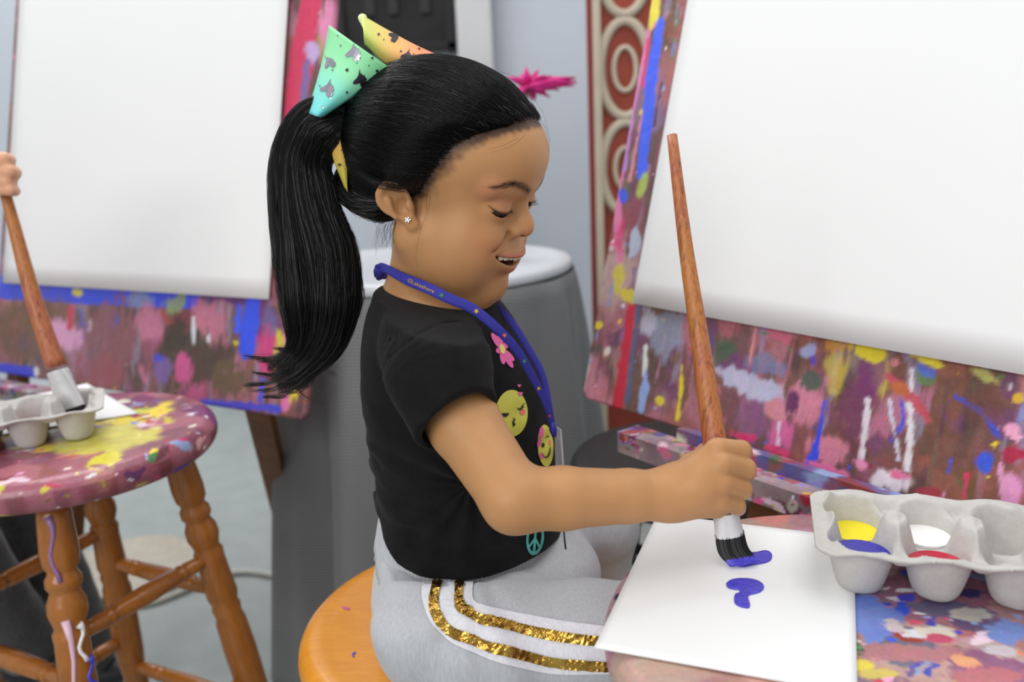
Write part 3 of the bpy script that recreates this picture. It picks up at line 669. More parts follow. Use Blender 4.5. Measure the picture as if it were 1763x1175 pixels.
def head_sdf_mm(p):
    x, y, z = p[..., 0], p[..., 1], p[..., 2]
    Q = np.stack([x, np.abs(y), z], -1); ay = Q[..., 1]
    d = d_ell(Q, (-6, 0, 29), (88, 69, 68))
    d = smin(d, d_ell(Q, (40, 0, 36), (50.0, 55, 42)), 14)
    d = smin(d, d_ell(Q, (28, 0, -26), (50.5, 55, 62)), 16)
    d = smin(d, d_cap(Q, (6, 43, -42), (38, 25, -88), 23, 20), 18)
    d = smin(d, d_ell(Q, (59, 0, -79), (17.5, 19, 16)), 16)
    d = smin(d, d_ell(Q, (45, 0, -89), (26, 34, 18)), 14)
    d = smin(d, d_ell(Q, (46, 33, -46), (28, 27, 38)), 16)
    d = smin(d, d_ell(Q, (61, 29, -29), (15, 16, 14)), 9)
    # brow and muzzle
    d = smin(d, d_cap(Q, (74.5, 6, 15), (64, 40, 17), 9, 8.5), 10)
    d = smin(d, d_ell(Q, (66, 0, -50), (20.5, 25, 15)), 9)
    # sockets, lids: a shell over the eyeball with a slit below the drooping upper lid
    d = smax(d, -d_ell(Q, (85, 15.5, -3), (8, 6.5, 8)), 9)
    d = smin(d, d_sph(Q, EYE_C, EYE_R + 2.4), 4)
    d = smax(d, -np.minimum(d_chain(Q, SLIT_I, SLIT_R), d_chain(Q, SLIT_O, SLIT_R * 1.15)), 0.9)
    d = smax(d, -d_sph(Q, EYE_C, EYE_R + 0.15), 0.3)
    # nose
    n = d_cap(Q, (73.0, 0, 5), (81.5, 0, -13), 5.0, 7.2)
    n = smin(n, d_sph(Q, (83.8, 0, -20.3), 8.9), 6)
    n = smin(n, d_ell(Q, (78.5, 10.2, -23.4), (7.6, 5.8, 6.2)), 4)
    d = smin(d, n, 6)
    d = smax(d, -d_ell(Q, (83.2, 5.6, -28.6), (4.2, 2.7, 3.4)), 1.5)
    d = smax(d, -d_chain(Q, [(72.5, 17.6, -20.5), (72, 17.6, -27)], [0.8, 0.5]), 4)
    # philtrum, smile fold
    d = smax(d, -d_cap(Q, (89.5, 0, -33), (91, 0, -40), 1.3, 1.6), 4)
    fold = d_chain(Q, [(77.5, 16.5, -26), (75.5, 25, -32), (71, 35, -38), (66, 39.5, -46)], [0.4, 1.2, 1.3, 0.4])
    d = smax(d, -fold, 7)
    d = smax(d, -d_ell(Q, (85, 0, -70.5), (5, 14, 3.4)), 6)
    # dimple at the mouth corner
    d = smax(d, -d_sph(Q, (67.0, 36.5, -43), 1.8), 5)
    # open mouth
    t = np.clip(ay / 32.0, 0, 1)
    zu = -47.6 + 5.4 * t * t; zl = -57.4 + 14.8 * t ** 1.8
    xs = 86 - 20 * t ** 2.0
    m = smax(smax(z - zu, zl - z, 1.0), smax(ay - 31.5, xs - 22 - x, 1.0), 1.0)
    d = smax(d, -m, 2.0)
    up = d_chain(Q, UP_LIP, 2.0 - .8 * _lx ** 1.5, 0)
    lo = d_chain(Q, LO_LIP, 3.2 - 1.9 * _lx ** 1.2, 0)
    d = smin(d, up, 2.2); d = smin(d, lo, 2.2)
    # tongue floor
    d = smin(d, d_ell(Q, (68, 0, -62), (12, 14, 6)), 3)
    # ears (right one modelled, left one mirrored)
    e = ear_sdf(np.stack([x, -ay, z], -1))
    return smin(d, e, 3.0)

# --- joints (world)
NECK_T = WY(757, 415, 0.700); NECK_B = WY(742, 535, 0.712)
SH_R = WY(722, 615, 0.625); EL_R = W(886, 861, 0.576); WR_R = W(1156, 852, 0.600)
SH_L = SH_R + np.array([0.008, 0.172, -0.002]); EL_L = np.array([-0.030, 0.845, 0.640]); WR_L = np.array([0.015, 0.80, 0.592])
CH = WY(775, 650, 0.708); WA = WY(790, 820, 0.708); PE = WY(770, 985, 0.712)
HIP_R = W(748, 1086, .678); HIP_L = np.array([PE[0] + 0.01, 0.765, 0.535])
KN_R = W(1150, 1098, .655); KN_L = np.array([0.080, 0.800, 0.545])
AN_R = KN_R + [-.01, 0, -.23]; AN_L = KN_L + [-.01, .01, -.24]

def hand_fingers(side=1):
    """each finger: points (px, py, depth) from the knuckle, radii in m"""
    mm = 1e-3
    F = []
    F.append(([W(1194, 808, .5975), W(1236, 773, .5945), W(1276, 776, .6050), W(1279, 780, .6235), W(1250, 782, .6345)], [8.8*mm, 7.9*mm, 7.2*mm, 6.8*mm, 6.0*mm]))
    F.append(([W(1194, 824, .5945), W(1243, 799, .5895), W(1283, 807, .6025), W(1285, 812, .6235), W(1250, 810, .6345)], [9.4*mm, 8.4*mm, 7.5*mm, 7.0*mm, 6.2*mm]))
    F.append(([W(1193, 840, .5935), W(1243, 831, .5895), W(1277, 841, .6025), W(1279, 845, .6225), W(1248, 842, .6335)], [9.4*mm, 8.2*mm, 7.2*mm, 6.8*mm, 6.0*mm]))
    F.append(([W(1191, 857, .5955), W(1238, 861, .5930), W(1267, 870, .6035), W(1269, 874, .6195), W(1245, 872, .6300)], [9.2*mm, 7.8*mm, 6.6*mm, 6.2*mm, 5.4*mm]))
    return F
FINGERS = hand_fingers()
THUMB = ([W(1172, 842, .605), W(1190, 806, .617), W(1218, 783, .6345), W(1250, 783, .648), W(1276, 797, .647)], [.0105, .0098, .0084, .0076, .0066])

def hand_sdf(P):
    pts, r = FINGERS[0]
    d = d_cap(P, WR_R, W(1196, 838, .596), .0185, .0185)
    # palm / back of the hand
    for pts, r in FINGERS:
        d = smin(d, d_cap(P, pts[0], lerp(pts[0], pts[1], .80), r[0], r[1]), .007)
    d = smin(d, d_cap(P, W(1190, 862, .600), W(1232, 872, .601), .0118, .009), .008)
    d = smin(d, d_cap(P, W(1168, 830, .604), W(1204, 815, .614), .013, .011), .008)
    fs = None
    for pts, r in FINGERS:
        f = d_chain(P, pts[1:], r[1:], .002)
        fs = f if fs is None else smin(fs, f, .0007)
    d = smin(d, fs, .0030)
    d = smin(d, d_chain(P, THUMB[0], THUMB[1], .004), .003)
    return d

def limb_sdf(P):
    # right arm
    n1 = EL_R - WR_R
    d = d_chain(P, [SH_R, lerp(SH_R, EL_R, .5), EL_R], [.030, .0262, .0222], .006)
    f1 = lerp(EL_R, WR_R, .30); f2 = lerp(EL_R, WR_R, .72)
    d = smin(d, d_chain(P, [EL_R, f1, f2, WR_R], [.0222, .0217, .0187, .0168], .004), .008)
    return d
def torso_sdf(P):
    d = d_chain(P, [CH, WA, PE], [.052, .052, .056], .02)
    d = smin(d, d_cap(P, SH_R + [0.0, .025, -.006], SH_L + [0, -.025, -.006], .022), .03)
    d = smin(d, d_cap(P, NECK_B, CH, .036, .046), .03)
    return d
def far_limbs_sdf(P):
    d = d_chain(P, [SH_L, EL_L, WR_L], [.032, .023, .017], .01)
    d = smin(d, d_cap(P, WR_L, WR_L + [.035, -.01, -.006], .017, .013), .01)
    for i, (dy, L) in enumerate([(-.018, .03), (-.006, .036), (.006, .034), (.017, .027)]):
        a = WR_L + np.array([.035, dy - .01, -.006]); b = a + np.array([L * .6, dy * .2, -.006]); c = b + np.array([L * .3, 0, -.012])
        d = smin(d, d_chain(P, [a, b, c], [.0068, .0062, .0052]), .003)
    a = WR_L + np.array([.012, -.02, 0]); d = smin(d, d_chain(P, [a, a + [.022, -.016, -.004], a + [.042, -.014, -.012]], [.008, .007, .006]), .004)
    for h, k, a in ((HIP_R, KN_R, AN_R), (HIP_L, KN_L, AN_L)):
        d = smin(d, d_chain(P, [h, k, a], [.032, .029, .022], .01), .012)
        d = smin(d, d_cap(P, a + [-.012, 0, -.03], a + [.07, 0, -.045], .02, .016), .015)
    return d
def neck_sdf(P):
    return d_chain(P, [NECK_T, lerp(NECK_T, NECK_B, .6), NECK_B], [.039, .0365, .046], .01)

HEAD_C = fromH((5, 0, 5)); HAND_C = W(1225, 825, .61)
def body_sdf(P):
    d = np.full(P.shape[:-1], 1.0, np.float32)
    nh = np.linalg.norm(P - HEAD_C.astype(np.float32), axis=-1)
    nn = np.linalg.norm(P - HAND_C.astype(np.float32), axis=-1)
    # rough body everywhere
    b = torso_sdf(P); b = smin(b, limb_sdf(P), .012); b = smin(b, far_limbs_sdf(P), .012)
    b = smin(b, neck_sdf(P), .02)
    m = nh < .19
    if m.any():
        hd = head_sdf_mm(toH(P[m])) * np.float32(HS)
        b[m] = smin(b[m], hd, .014)
    m = nn < .10
    if m.any():
        b[m] = smin(b[m], hand_sdf(P[m]), .010)
    return b

BODY_LO = (-.19, .49, .20)
PERSON = thing('person', 'young girl in black print T-shirt and grey sweatpants painting with a big brush', 'person', (PE[0], PE[1], 0.49))
V, Q = snet(body_sdf, BODY_LO, (.245, .97, 1.04), 0.00125, B=10)
print('body', len(V), len(Q))

SKIN = S(187, 137, 91); SKIN_D = S(176, 120, 80)
def hair_region(p):
    """1 on the scalp, 0 on the face; p in head mm (fades across the hair line)"""
    x, y, z = p[:, 0], np.abs(p[:, 1]), p[:, 2]
    # hair line height along the head: high on the forehead, down to the ear at the side
    hx = np.interp(z, [-75, -45, -20, -12, -6, 0, 16, 32, 45, 56, 62, 66], [-45, -30, -20, 6, 13, 22, 31, 40, 48, 63, 74, 84])
    return hx - x
def skin_colors(V):
    V = V.astype(np.float32); p = toH(V).astype(np.float64)
    n = len(V); c = np.tile(SKIN, (n, 1))
    nz = vnoise(V, 60, 3)[:, None]
    c = c * (0.93 + 0.14 * nz)
    head = np.linalg.norm(V - HEAD_C, axis=1) < .14
    ay = np.abs(p[:, 1]); Qp = np.stack([p[:, 0], ay, p[:, 2]], 1).astype(np.float32)
    def blend(col, w):
        w = np.where(head, w, 0)[:, None]; c[:] = c * (1 - w) + col * w
    # blush, lids
    blend(S(205, 120, 92), 0.35 * np.exp(-((Qp - [66, 40, -34]) ** 2).sum(1) / 15 ** 2))
    blend(S(196, 122, 100), 0.45 * np.exp(-((Qp - [66, 44, 14]) ** 2).sum(1) / 13 ** 2))
    blend(S(186, 112, 88), 0.45 * np.exp(-((Qp - [72, 27, 2]) ** 2).sum(1) / 9 ** 2))
    blend(S(200, 128, 96), 0.35 * np.exp(-((Qp - [90, 0, -22]) ** 2).sum(1) / 9 ** 2))
    # lips and mouth
    du = d_chain(Qp, UP_LIP, 2.1 - .8 * _lx ** 1.5); dl = d_chain(Qp, LO_LIP, 3.4 - 1.9 * _lx ** 1.2)
    lip = np.minimum(du, dl)
    blend(S(176, 104, 88), 0.72 * (1 - sst(-.4, 1.8, lip)))
    inside = (p[:, 0] < np.interp(ay, [0, 12, 32], [80, 76, 62])) & (p[:, 2] < -43) & (p[:, 2] > -64) & (ay < 31) & (p[:, 0] > 50)
    blend(S(92, 34, 36), np.where(inside & (lip > .5), .9, 0))
    # nostrils
    blend(S(96, 52, 36), 0.8 * (1 - sst(.2, 1.6, d_ell(Qp, (83.2, 5.6, -28.6), (4.2, 2.7, 3.4)))))
    # lash line and brows
    lash = d_chain(Qp, LASH, [0.4, .8, .9, .6, .05])
    blend(S(44, 28, 22), 0.85 * (1 - sst(-.1, 1.2, lash)))
    brow = d_chain(Qp * np.array([0, 1, 1], np.float32), BROW, [1.8, 2.6, 2.2, 0.8])
    blend(S(78, 50, 36), 0.7 * (1 - sst(-1.6, 2.8, brow)) * (p[:, 0] > 40))
    # scalp under the hair
    hrg = hair_region(p)
    ear = ear_sdf(np.stack([p[:, 0], -ay, p[:, 2]], 1).astype(np.float32))
    w = sst(-4, 12, hrg + 9 * (vnoise(V, 220, 2) - .5)) * (ear > 1.5) * sst(-96, -70, p[:, 2] + 0 * ay)
    blend(S(66, 42, 27), w)
    return np.clip(c, 0, 1)
SKIN_M = attr_mat('skin', rough=0.48, bump_scale=900, bump=0.12, dist=0.0004)
b = SKIN_M.node_tree.nodes['Principled BSDF']
b.inputs['Subsurface Weight'].default_value = 0.08; b.inputs['Subsurface Radius'].default_value = (0.006, 0.0025, 0.0012); b.inputs['Subsurface Scale'].default_value = 0.6
b.inputs['Specular IOR Level'].default_value = 0.35
BODY = np_mesh('body', V, Q, SKIN_M, PERSON)
color_attr(BODY, skin_colors(V))
BODY_BVH = bvh_np(V, Q)

# eyes
def eye(side):
    c = EYE_C * [1, side, 1]
    V0, F0 = [], []
    # look direction: down towards the paper
    look = np.array([0.86, side * 0.10 - 0.12, -0.52]); look /= np.linalg.norm(look)
    a = fromH(c - look * EYE_R); bq = fromH(c + look * EYE_R)
    ts = np.linspace(0, 1, 25); prof = [(t, EYE_R * HS * math.sqrt(max(1e-4, 1 - (2 * t - 1) ** 2))) for t in ts]
    Vv, Ff = lathe(prof, a, bq, 28)
    o = mesh_obj('eye', Vv, Ff, EYE_M, PERSON)
    tt = np.repeat(ts, 28); cols = np.tile(S(225, 218, 212), (len(tt), 1))
    cols[tt > .80] = S(48, 28, 18); cols[tt > .93] = S(10, 8, 8)
    color_attr(o, cols)
EYE_M = attr_mat('eye_surface', rough=0.08)
eye(-1); eye(1)

# teeth: four upper front teeth and their neighbours, each its own piece
TOOTH_M = plain('tooth_enamel', S(226, 214, 196), 0.3, var=0.02)
for k, ty in enumerate([-20.5, -15.5, -9.8, -3.4, 3.4, 9.8, 15.5, 20.5]):
    tx = 83.0 - 18 * (abs(ty) / 32) ** 2.0
    bm = bmesh.new()
    hgt = 6.0 if abs(ty) < 5 else 4.6
    wd = 6.2 if abs(ty) < 5 else 5.4
    box_bm(bm, 0, 0, 0, 3.0, wd * (1 + .08 * math.sin(k * 2.1)), hgt * (1 + .12 * math.cos(k * 1.7)), bev=1.3)
    yaw = math.atan2(ty * 1.2, 40)
    for v in bm.verts:
        q = Vector((v.co.x, v.co.y, v.co.z)); q.rotate(Matrix.Rotation(yaw, 3, 'Z'))
        v.co = Vector(fromH((tx + q.x, ty + q.y, -48.4 + q.z + 3.6 * (abs(ty) / 32) ** 2)))
    bm_obj('tooth', bm, TOOTH_M, PERSON, smooth=True)
# ================================================================== her clothes
YAW_B = math.radians(-20)
FDIR = np.array([math.cos(YAW_B), math.sin(YAW_B), 0]); LDIR = np.array([-math.sin(YAW_B), math.cos(YAW_B), 0])
# silhouette of the shirt: (row, left, right, half breadth across)
ROWS = [(500, 652, 815, .066), (520, 643, 848, .078), (545, 637, 868, .092), (575, 633, 889, .100), (640, 631, 921, .101), (700, 634, 946, .098), (760, 641, 957, .095),
        (830, 653, 962, .094), (880, 652, 966, .097), (930, 654, 967, .101), (975, 656, 967, .104), (1010, 658, 965, .106)]
_zz, _cx, _cy, _aa, _bb = [], [], [], [], []
for py, xl, xr, b in ROWS:
    pl = WY(xl, py, .705); pr = WY(xr, py, .705); c = (pl + pr) / 2; hw = (pr - pl)[0] / 2
    a = math.sqrt(max(hw * hw - (b * math.sin(YAW_B)) ** 2, 1e-5)) / math.cos(YAW_B)
    _zz.append(c[2]); _cx.append(c[0]); _cy.append(.707); _aa.append(a); _bb.append(b)
_o = np.argsort(_zz); _zz, _cx, _cy, _aa, _bb = [np.array(v)[_o] for v in (_zz, _cx, _cy, _aa, _bb)]
_zf = np.linspace(_zz[0] - .03, _zz[-1] + .02, 200)
def _sm(v):
    w = np.interp(_zf, _zz, v); k = np.hanning(15); k /= k.sum(); return np.convolve(np.pad(w, 7, 'edge'), k, 'valid')
_cxf, _aaf, _bbf = _sm(_cx), _sm(_aa), _sm(_bb)
def trunk_sdf(P, grow=0.0):
    z = P[..., 2]; cx = np.interp(z, _zf, _cxf); a = np.interp(z, _zf, _aaf) + grow; b = np.interp(z, _zf, _bbf) + grow
    dx, dy = P[..., 0] - cx, P[..., 1] - .707
    u = dx * FDIR[0] + dy * FDIR[1]; v = dx * LDIR[0] + dy * LDIR[1]
    k0 = np.sqrt((u / a) ** 2 + (v / b) ** 2); k1 = np.sqrt((u / a ** 2) ** 2 + (v / b ** 2) ** 2) + 1e-9
    d = k0 * (k0 - 1) / k1
    return np.where(k0 < .15, -np.minimum(a, b) * .8, d).astype(np.float32)
# shirt hem: lower at the front than the raised back
HEM = [(652, 886), (668, 922), (700, 962), (740, 988), (790, 999), (850, 1001), (915, 985), (955, 955), (968, 925)]
CUFF_A = W(788, 724, .598)      # centre of the sleeve opening
CUFF_N = EL_R - SH_R; CUFF_N = CUFF_N / np.linalg.norm(CUFF_N)
def shirt_sdf(P):
    d = trunk_sdf(P)
    sh0 = W(742, 592, .628); sh1 = CUFF_A + CUFF_N * .03
    sl = d_chain(P, [sh0, W(757, 640, .612), CUFF_A, sh1], [.038, .0380, .0310, .0305], .01)
    d = smin(d, d_cap(P, W(733, 560, .660), W(745, 590, .632), .036, .038), .02)
    d = smin(d, d_cap(P, W(745, 552, .715), W(748, 575, .79), .038, .036), .03)
    d = smin(d, d_chain(P, [SH_L, lerp(SH_L, EL_L, .45)], [.038, .032]), .015)
    # gather folds under the shoulder seam, drape folds over the waist
    q = P - sh0.astype(np.float32)
    ang = np.arctan2(q[..., 2], q[..., 0] + .02)
    t = np.linalg.norm(q, axis=-1)
    sl = sl - .0014 * np.sin(ang * 26 + 4 * vnoise(P, 25)) * np.clip((t - .005) / .02, 0, 1) * np.clip((.06 - t) / .03, 0, 1)
    d = smin(d, sl, .006)
    # shoulder seam groove
    seam = d_chain(P, SEAM, [.0010] * len(SEAM))
    d = smax(d, -seam, .0025)
    z = P[..., 2]
    f = (vnoise(np.stack([P[..., 0] * 14, P[..., 1] * 14, z * 55], -1), 1.0, 2) - .5)
    d = d - .011 * f * np.clip((.745 - z) / .06, 0, 1)
    q2 = P - W(800, 860, .60).astype(np.float32); a2 = np.arctan2(q2 @ _U.astype(np.float32), -(q2 @ _R.astype(np.float32))); r2_ = np.linalg.norm(q2, axis=-1)
    d = d - .0022 * np.sin(a2 * 12 + 3.5 * vnoise(P, 16)) * np.clip(r2_ / .04, 0, 1) * np.clip((.13 - r2_) / .06, 0, 1)
    d = d - .0016 * (vnoise(P, 40, 2) - .5)
    # rolled fold at the small of the back
    d = smin(d, d_chain(P, BACKROLL, [.004, .0075, .006, .003]), .008)
    # openings: cuff, neck, hem
    cut = ((P - (CUFF_A + CUFF_N * .001).astype(np.float32)) @ CUFF_N.astype(np.float32))
    near = np.linalg.norm(P - CUFF_A.astype(np.float32), axis=-1) < .050
    nearsl = d_cap(P, sh0, CUFF_A + CUFF_N * .06, .043, .043)
    d = np.where((nearsl < 0) & (cut > -.02), smax(d, cut, .002), d)
    lf = (P - lerp(SH_L, EL_L, .42).astype(np.float32)) @ ((EL_L - SH_L) / np.linalg.norm(EL_L - SH_L)).astype(np.float32)
    d = np.where(d_cap(P, SH_L, EL_L, .04, .035) < .01, smax(d, lf, .002), d)
    arm = d_cap(P, CUFF_A - CUFF_N * .010, CUFF_A + CUFF_N * .05, .0282, .0275)
    d = smax(d, -arm, .001)
    d = smax(d, -NECK_CUT(P), .002)
    hemz = np.interp(P[..., 0], HEMX, HEMZ)
    d = smax(d, hemz - z, .003)
    return d
SEAM_PX = [(657, 640, .672), (668, 618, .642), (700, 592, .618), (735, 566, .612), (775, 552, .628), (800, 552, .645)]
SEAM = None
def NECK_CUT(P):
    # plane through the neckline, only near the neck
    n = np.array([0.20, -0.04, 1.0]); n /= np.linalg.norm(n)
    c = WY(742, 503, .712)
    s = (P - c.astype(np.float32)) @ n.astype(np.float32)
    return -s
HEMX = np.array([WY(x, y, .68)[0] for x, y in HEM]); HEMZ = np.array([WY(x, y, yy)[2] for (x, y), yy in zip(HEM, [.68, .665, .640, .620, .612, .612, .625, .66, .70])])
BACKROLL = [WY(655, 850, .76), WY(650, 858, .725), WY(662, 882, .68), WY(690, 900, .655)]
# find the seam on the unseamed surface: march rays
def march(px, py, f, d0=.52, d1=.80):
    t = np.linspace(d0, d1, 500); P = (_C0 + t[:, None] * ray(px, py)).astype(np.float32)
    v = f(P); i = np.argmax(v < 0)
    return P[i].astype(float) if (v < 0).any() else None
SEAM = [np.array([0, 0, -9.]), np.array([0, 0, -9.1])]
_seam = []
for px, py in [(655, 650), (660, 636), (672, 616), (690, 600), (712, 583), (735, 568), (760, 557), (785, 553)]:
    m = march(px, py, shirt_sdf)
    if m is not None: _seam.append(m)
SEAM = _seam if len(_seam) > 1 else SEAM
V, Q = snet(shirt_sdf, (-.21, .53, .50), (.12, .90, .90), 0.0018, B=10)
print('shirt', len(V))
def shirt_mat():
    t = NT('black_jersey'); nz = t.noise(900, 3); n2 = t.noise(55, 5)
    r = t.ramp(n2, 0, [(.3, (.0045, .0045, .005)), (.75, (.0095, .009, .0095))]); t.color((r, 0)); t.set(Roughness=.93)
    t.b.inputs['Specular IOR Level'].default_value = .18; t.b.inputs['Sheen Weight'].default_value = .03; t.b.inputs['Sheen Roughness'].default_value = .5
    t.bump(nz, 0, .25, .0004); return t.m
SHIRT = np_mesh('shirt', V, Q, shirt_mat(), PERSON)
SHIRT_BVH = bvh_np(V, Q)

# trousers
def pants_sdf(P):
    z = P[..., 2]
    pel = trunk_sdf(P, -.003)
    pel = smax(pel, z - WAISTZ(P), .003)
    d = smin(pel, d_ell(P, np.array([-.044, .705, .532]), (.092, .100, .052)), .025)
    d = smin(d, d_chain(P, [W(742, 1088, .676), W(850, 1113, .66), W(1010, 1099, .66), W(1150, 1098, .655)], [.046, .0430, .0415, .040], .02), .045)
    d = smin(d, d_chain(P, [np.array([-.05, .762, .537]), np.array([.02, .785, .542]), KN_L + [-.006, 0, -.003]], [.055, .050, .043], .02), .02)
    kr = W(1150, 1098, .655)
    d = smin(d, d_chain(P, [kr, kr + [-.005, .0, -.12], AN_R + [0, 0, .01]], [.041, .036, .032]), .02)
    d = smin(d, d_chain(P, [KN_L + [-.006, 0, -.003], AN_L + [0, 0, .01]], [.044, .034]), .02)
    d = smin(d, d_cap(P, np.array([-.04, .70, .546]), np.array([.034, .705, .538]), .042, .038), .03)
    # folds radiating from the hip crease
    hip = W(800, 1010, .60).astype(np.float32); q = P - hip
    u = q @ _R.astype(np.float32); v = q @ _U.astype(np.float32)
    ang = np.arctan2(v, u); rr = np.sqrt(u * u + v * v)
    d = d - .0030 * np.sin(ang * 11 + 3 * vnoise(P, 18)) * np.clip(rr / .02, 0, 1) * np.clip((.11 - rr) / .07, 0, 1) * np.clip((.60 - z) / .03, 0, 1)
    d = d - .0045 * np.clip((.61 - z) / .03, 0, 1) * (vnoise(P * np.array([1, 1, 1.6], np.float32), 22, 2) - .5)
    hz = np.interp(P[..., 0], HEMX, HEMZ).astype(np.float32) - .004
    d = smax(d, -np.maximum(np.maximum(hz - z, trunk_sdf(P) - .014), np.maximum(P[..., 1] - .665, P[..., 0] - .03)), .004)
    # bottom flattened by the seat
    d = smax(d, np.where((P[..., 0] < .09) & (d_cap(P, KN_L, AN_L, .052, .045) > 0), SEAT_Z + .002 - z, -1.0), .006)
    return d
SEAT_Z = 0.487
def WAISTZ(P):
    return np.interp(P[..., 0], HEMX, HEMZ) - .020
V, Q = snet(pants_sdf, (-.20, .52, .26), (.25, .98, .70), 0.0022, B=10)
print('pants', len(V))
def fleece(name, c0, c1):
    t = NT(name); n1 = t.noise(520, 4, stretch=(1, 1, .18)); n2 = t.noise(30, 3)
    r = t.ramp(n1, 0, [(.3, c0), (.7, c1)]); m = t.mix(.12, (r, 0), (t.ramp(n2, 0, [(.3, c0), (.7, c1)]), 0)); t.color(m)
    t.set(Roughness=.92); t.b.inputs['Sheen Weight'].default_value = .2; t.bump(n1, 0, .25, .0005); return t.m
PANT_M = fleece('grey_fleece', S(172, 174, 179), S(190, 192, 197))
PANTS = np_mesh('sweatpants', V, Q, PANT_M, PERSON)
PANTS_BVH = bvh_np(V, Q)
# ribbed waistband between the shirt hem and the trousers
Vb, Fb = [], []
NA, NR = 520, 7
for i in range(NA):
    w = 2 * math.pi * i / NA
    for j in range(NR):
        x0 = -.05 + .09 * math.cos(w); zt = float(np.interp(x0, HEMX, HEMZ)); z = zt + .016 - .048 * j / (NR - 1)
        cx = float(np.interp(z, _zf, _cxf)); a = float(np.interp(z, _zf, _aaf)); b = float(np.interp(z, _zf, _bbf))
        g = -.0045 + .0065 * (j / (NR - 1)) ** 1.5 + .0008 * math.cos(w * 130) - .006 * max(0, math.cos(w) + .1)
        u, v = (a + g) * math.cos(w), (b + g) * math.sin(w)
        Vb.append((cx + u * FDIR[0] + v * LDIR[0], .707 + u * FDIR[1] + v * LDIR[1], z))
for i in range(NA):
    for j in range(NR - 1):
        k = (i + 1) % NA; Fb.append((i * NR + j, i * NR + j + 1, k * NR + j + 1, k * NR + j))
wb = mesh_obj('waistband', Vb, Fb, PANT_M, PERSON)
md = wb.modifiers.new('solid', 'SOLIDIFY'); md.thickness = .0015
# shoes
def shoe_sdf_at(a):
    def f(P):
        d = d_ell(P, a + [.018, 0, -.032], (.062, .027, .024)); d = smin(d, d_cap(P, a + [-.012, 0, -.025], a + [-.008, 0, .0], .024, .024), .02)
        return smax(d, (a[2] - .052) - P[..., 2], .004)
    return f
for a in (AN_R, AN_L):
    V, Q = snet(shoe_sdf_at(a), a - [.08, .05, .08], a + [.11, .05, .05], .004, B=8)
    np_mesh('shoe', V, Q, plain('shoe_canvas', S(60, 58, 70), .8), PERSON)
# ================================================================== hair
def invH(px, py, y):
    d = ray(px, py); o = (_C0 - HO) @ HR / HS; dd = d @ HR
    return o + (y - o[1]) / dd[1] * dd
def hair_shell_mm(p):
    p64 = p
    Q = np.stack([p[..., 0], np.abs(p[..., 1]), p[..., 2]], -1)
    sh = p.shape[:-1]; reg = hair_region(p.reshape(-1, 3)).reshape(sh).astype(np.float32)
    d = d_ell(Q, (-6, 0, 29), (88, 69, 68))
    d = smin(d, d_ell(Q, (40, 0, 36), (50, 55, 42)), 14)
    d = d + 1.4 - 7.6 * sst(4, 52, reg).astype(np.float32)
    d = smin(d, d_ell(Q, (-62, 0, -24), (44, 47, 34)), 14)
    cut = np.maximum(-reg + 9, -46 - p[..., 2] - 0.25 * (p[..., 0] + 60))
    return smax(d, cut, 5)
def hair_shell(P): return hair_shell_mm(toH(P)) * np.float32(HS)
V, Q = snet(hair_shell, HEAD_C - .14, HEAD_C + .14, 0.002, B=10)
def hair_base_mat():
    t = NT('hair_undercoat'); nz = t.noise(300, 3, stretch=(.15, 1, 1))
    r = t.ramp(nz, 0, [(.3, (.0025, .0022, .0022)), (.7, (.006, .0055, .0055))]); t.color((r, 0)); t.set(Roughness=.7)
    t.b.inputs['Specular IOR Level'].default_value = .10; t.bump(nz, 0, .4, .0008); return t.m
HBASE = hair_base_mat()
HAIR = np_mesh('hair', V, Q, HBASE, PERSON)
HAIR_BVH = bvh_np(V, Q); HAIR_V = V
def strand_mat(name, rough=.28, ior=1.55):
    m = bpy.data.materials.new(name); m.use_nodes = True; t = m.node_tree; t.nodes.clear()
    h = t.nodes.new('ShaderNodeBsdfHairPrincipled'); o = t.nodes.new('ShaderNodeOutputMaterial')
    h.parametrization = 'MELANIN'; h.inputs['Melanin'].default_value = 1.0; h.inputs['Melanin Redness'].default_value = .25
    h.inputs['Roughness'].default_value = rough; h.inputs['Radial Roughness'].default_value = .35
    h.inputs['Random Roughness'].default_value = .3; h.inputs['IOR'].default_value = ior
    t.links.new(h.outputs[0], o.inputs[0]); return m
STRAND = strand_mat('black_hair', .20, 1.32); SHINE = strand_mat('glossy_black_hair', .12, 1.75)
def strands(name, P, rad, parent, mat=None):
    """P (k, n, 3) world, rad (k, n)"""
    k, n = P.shape[:2]
    hc = bpy.data.hair_curves.new(name); hc.add_curves([n] * k)
    hc.attributes['position'].data.foreach_set('vector', P.astype(np.float32).ravel())
    a = hc.attributes.get('radius') or hc.attributes.new('radius', 'FLOAT', 'POINT')
    a.data.foreach_set('value', rad.astype(np.float32).ravel())
    hc.materials.append(mat or STRAND)
    o = bpy.data.objects.new(name, hc); COL.objects.link(o); child(o, parent); return o
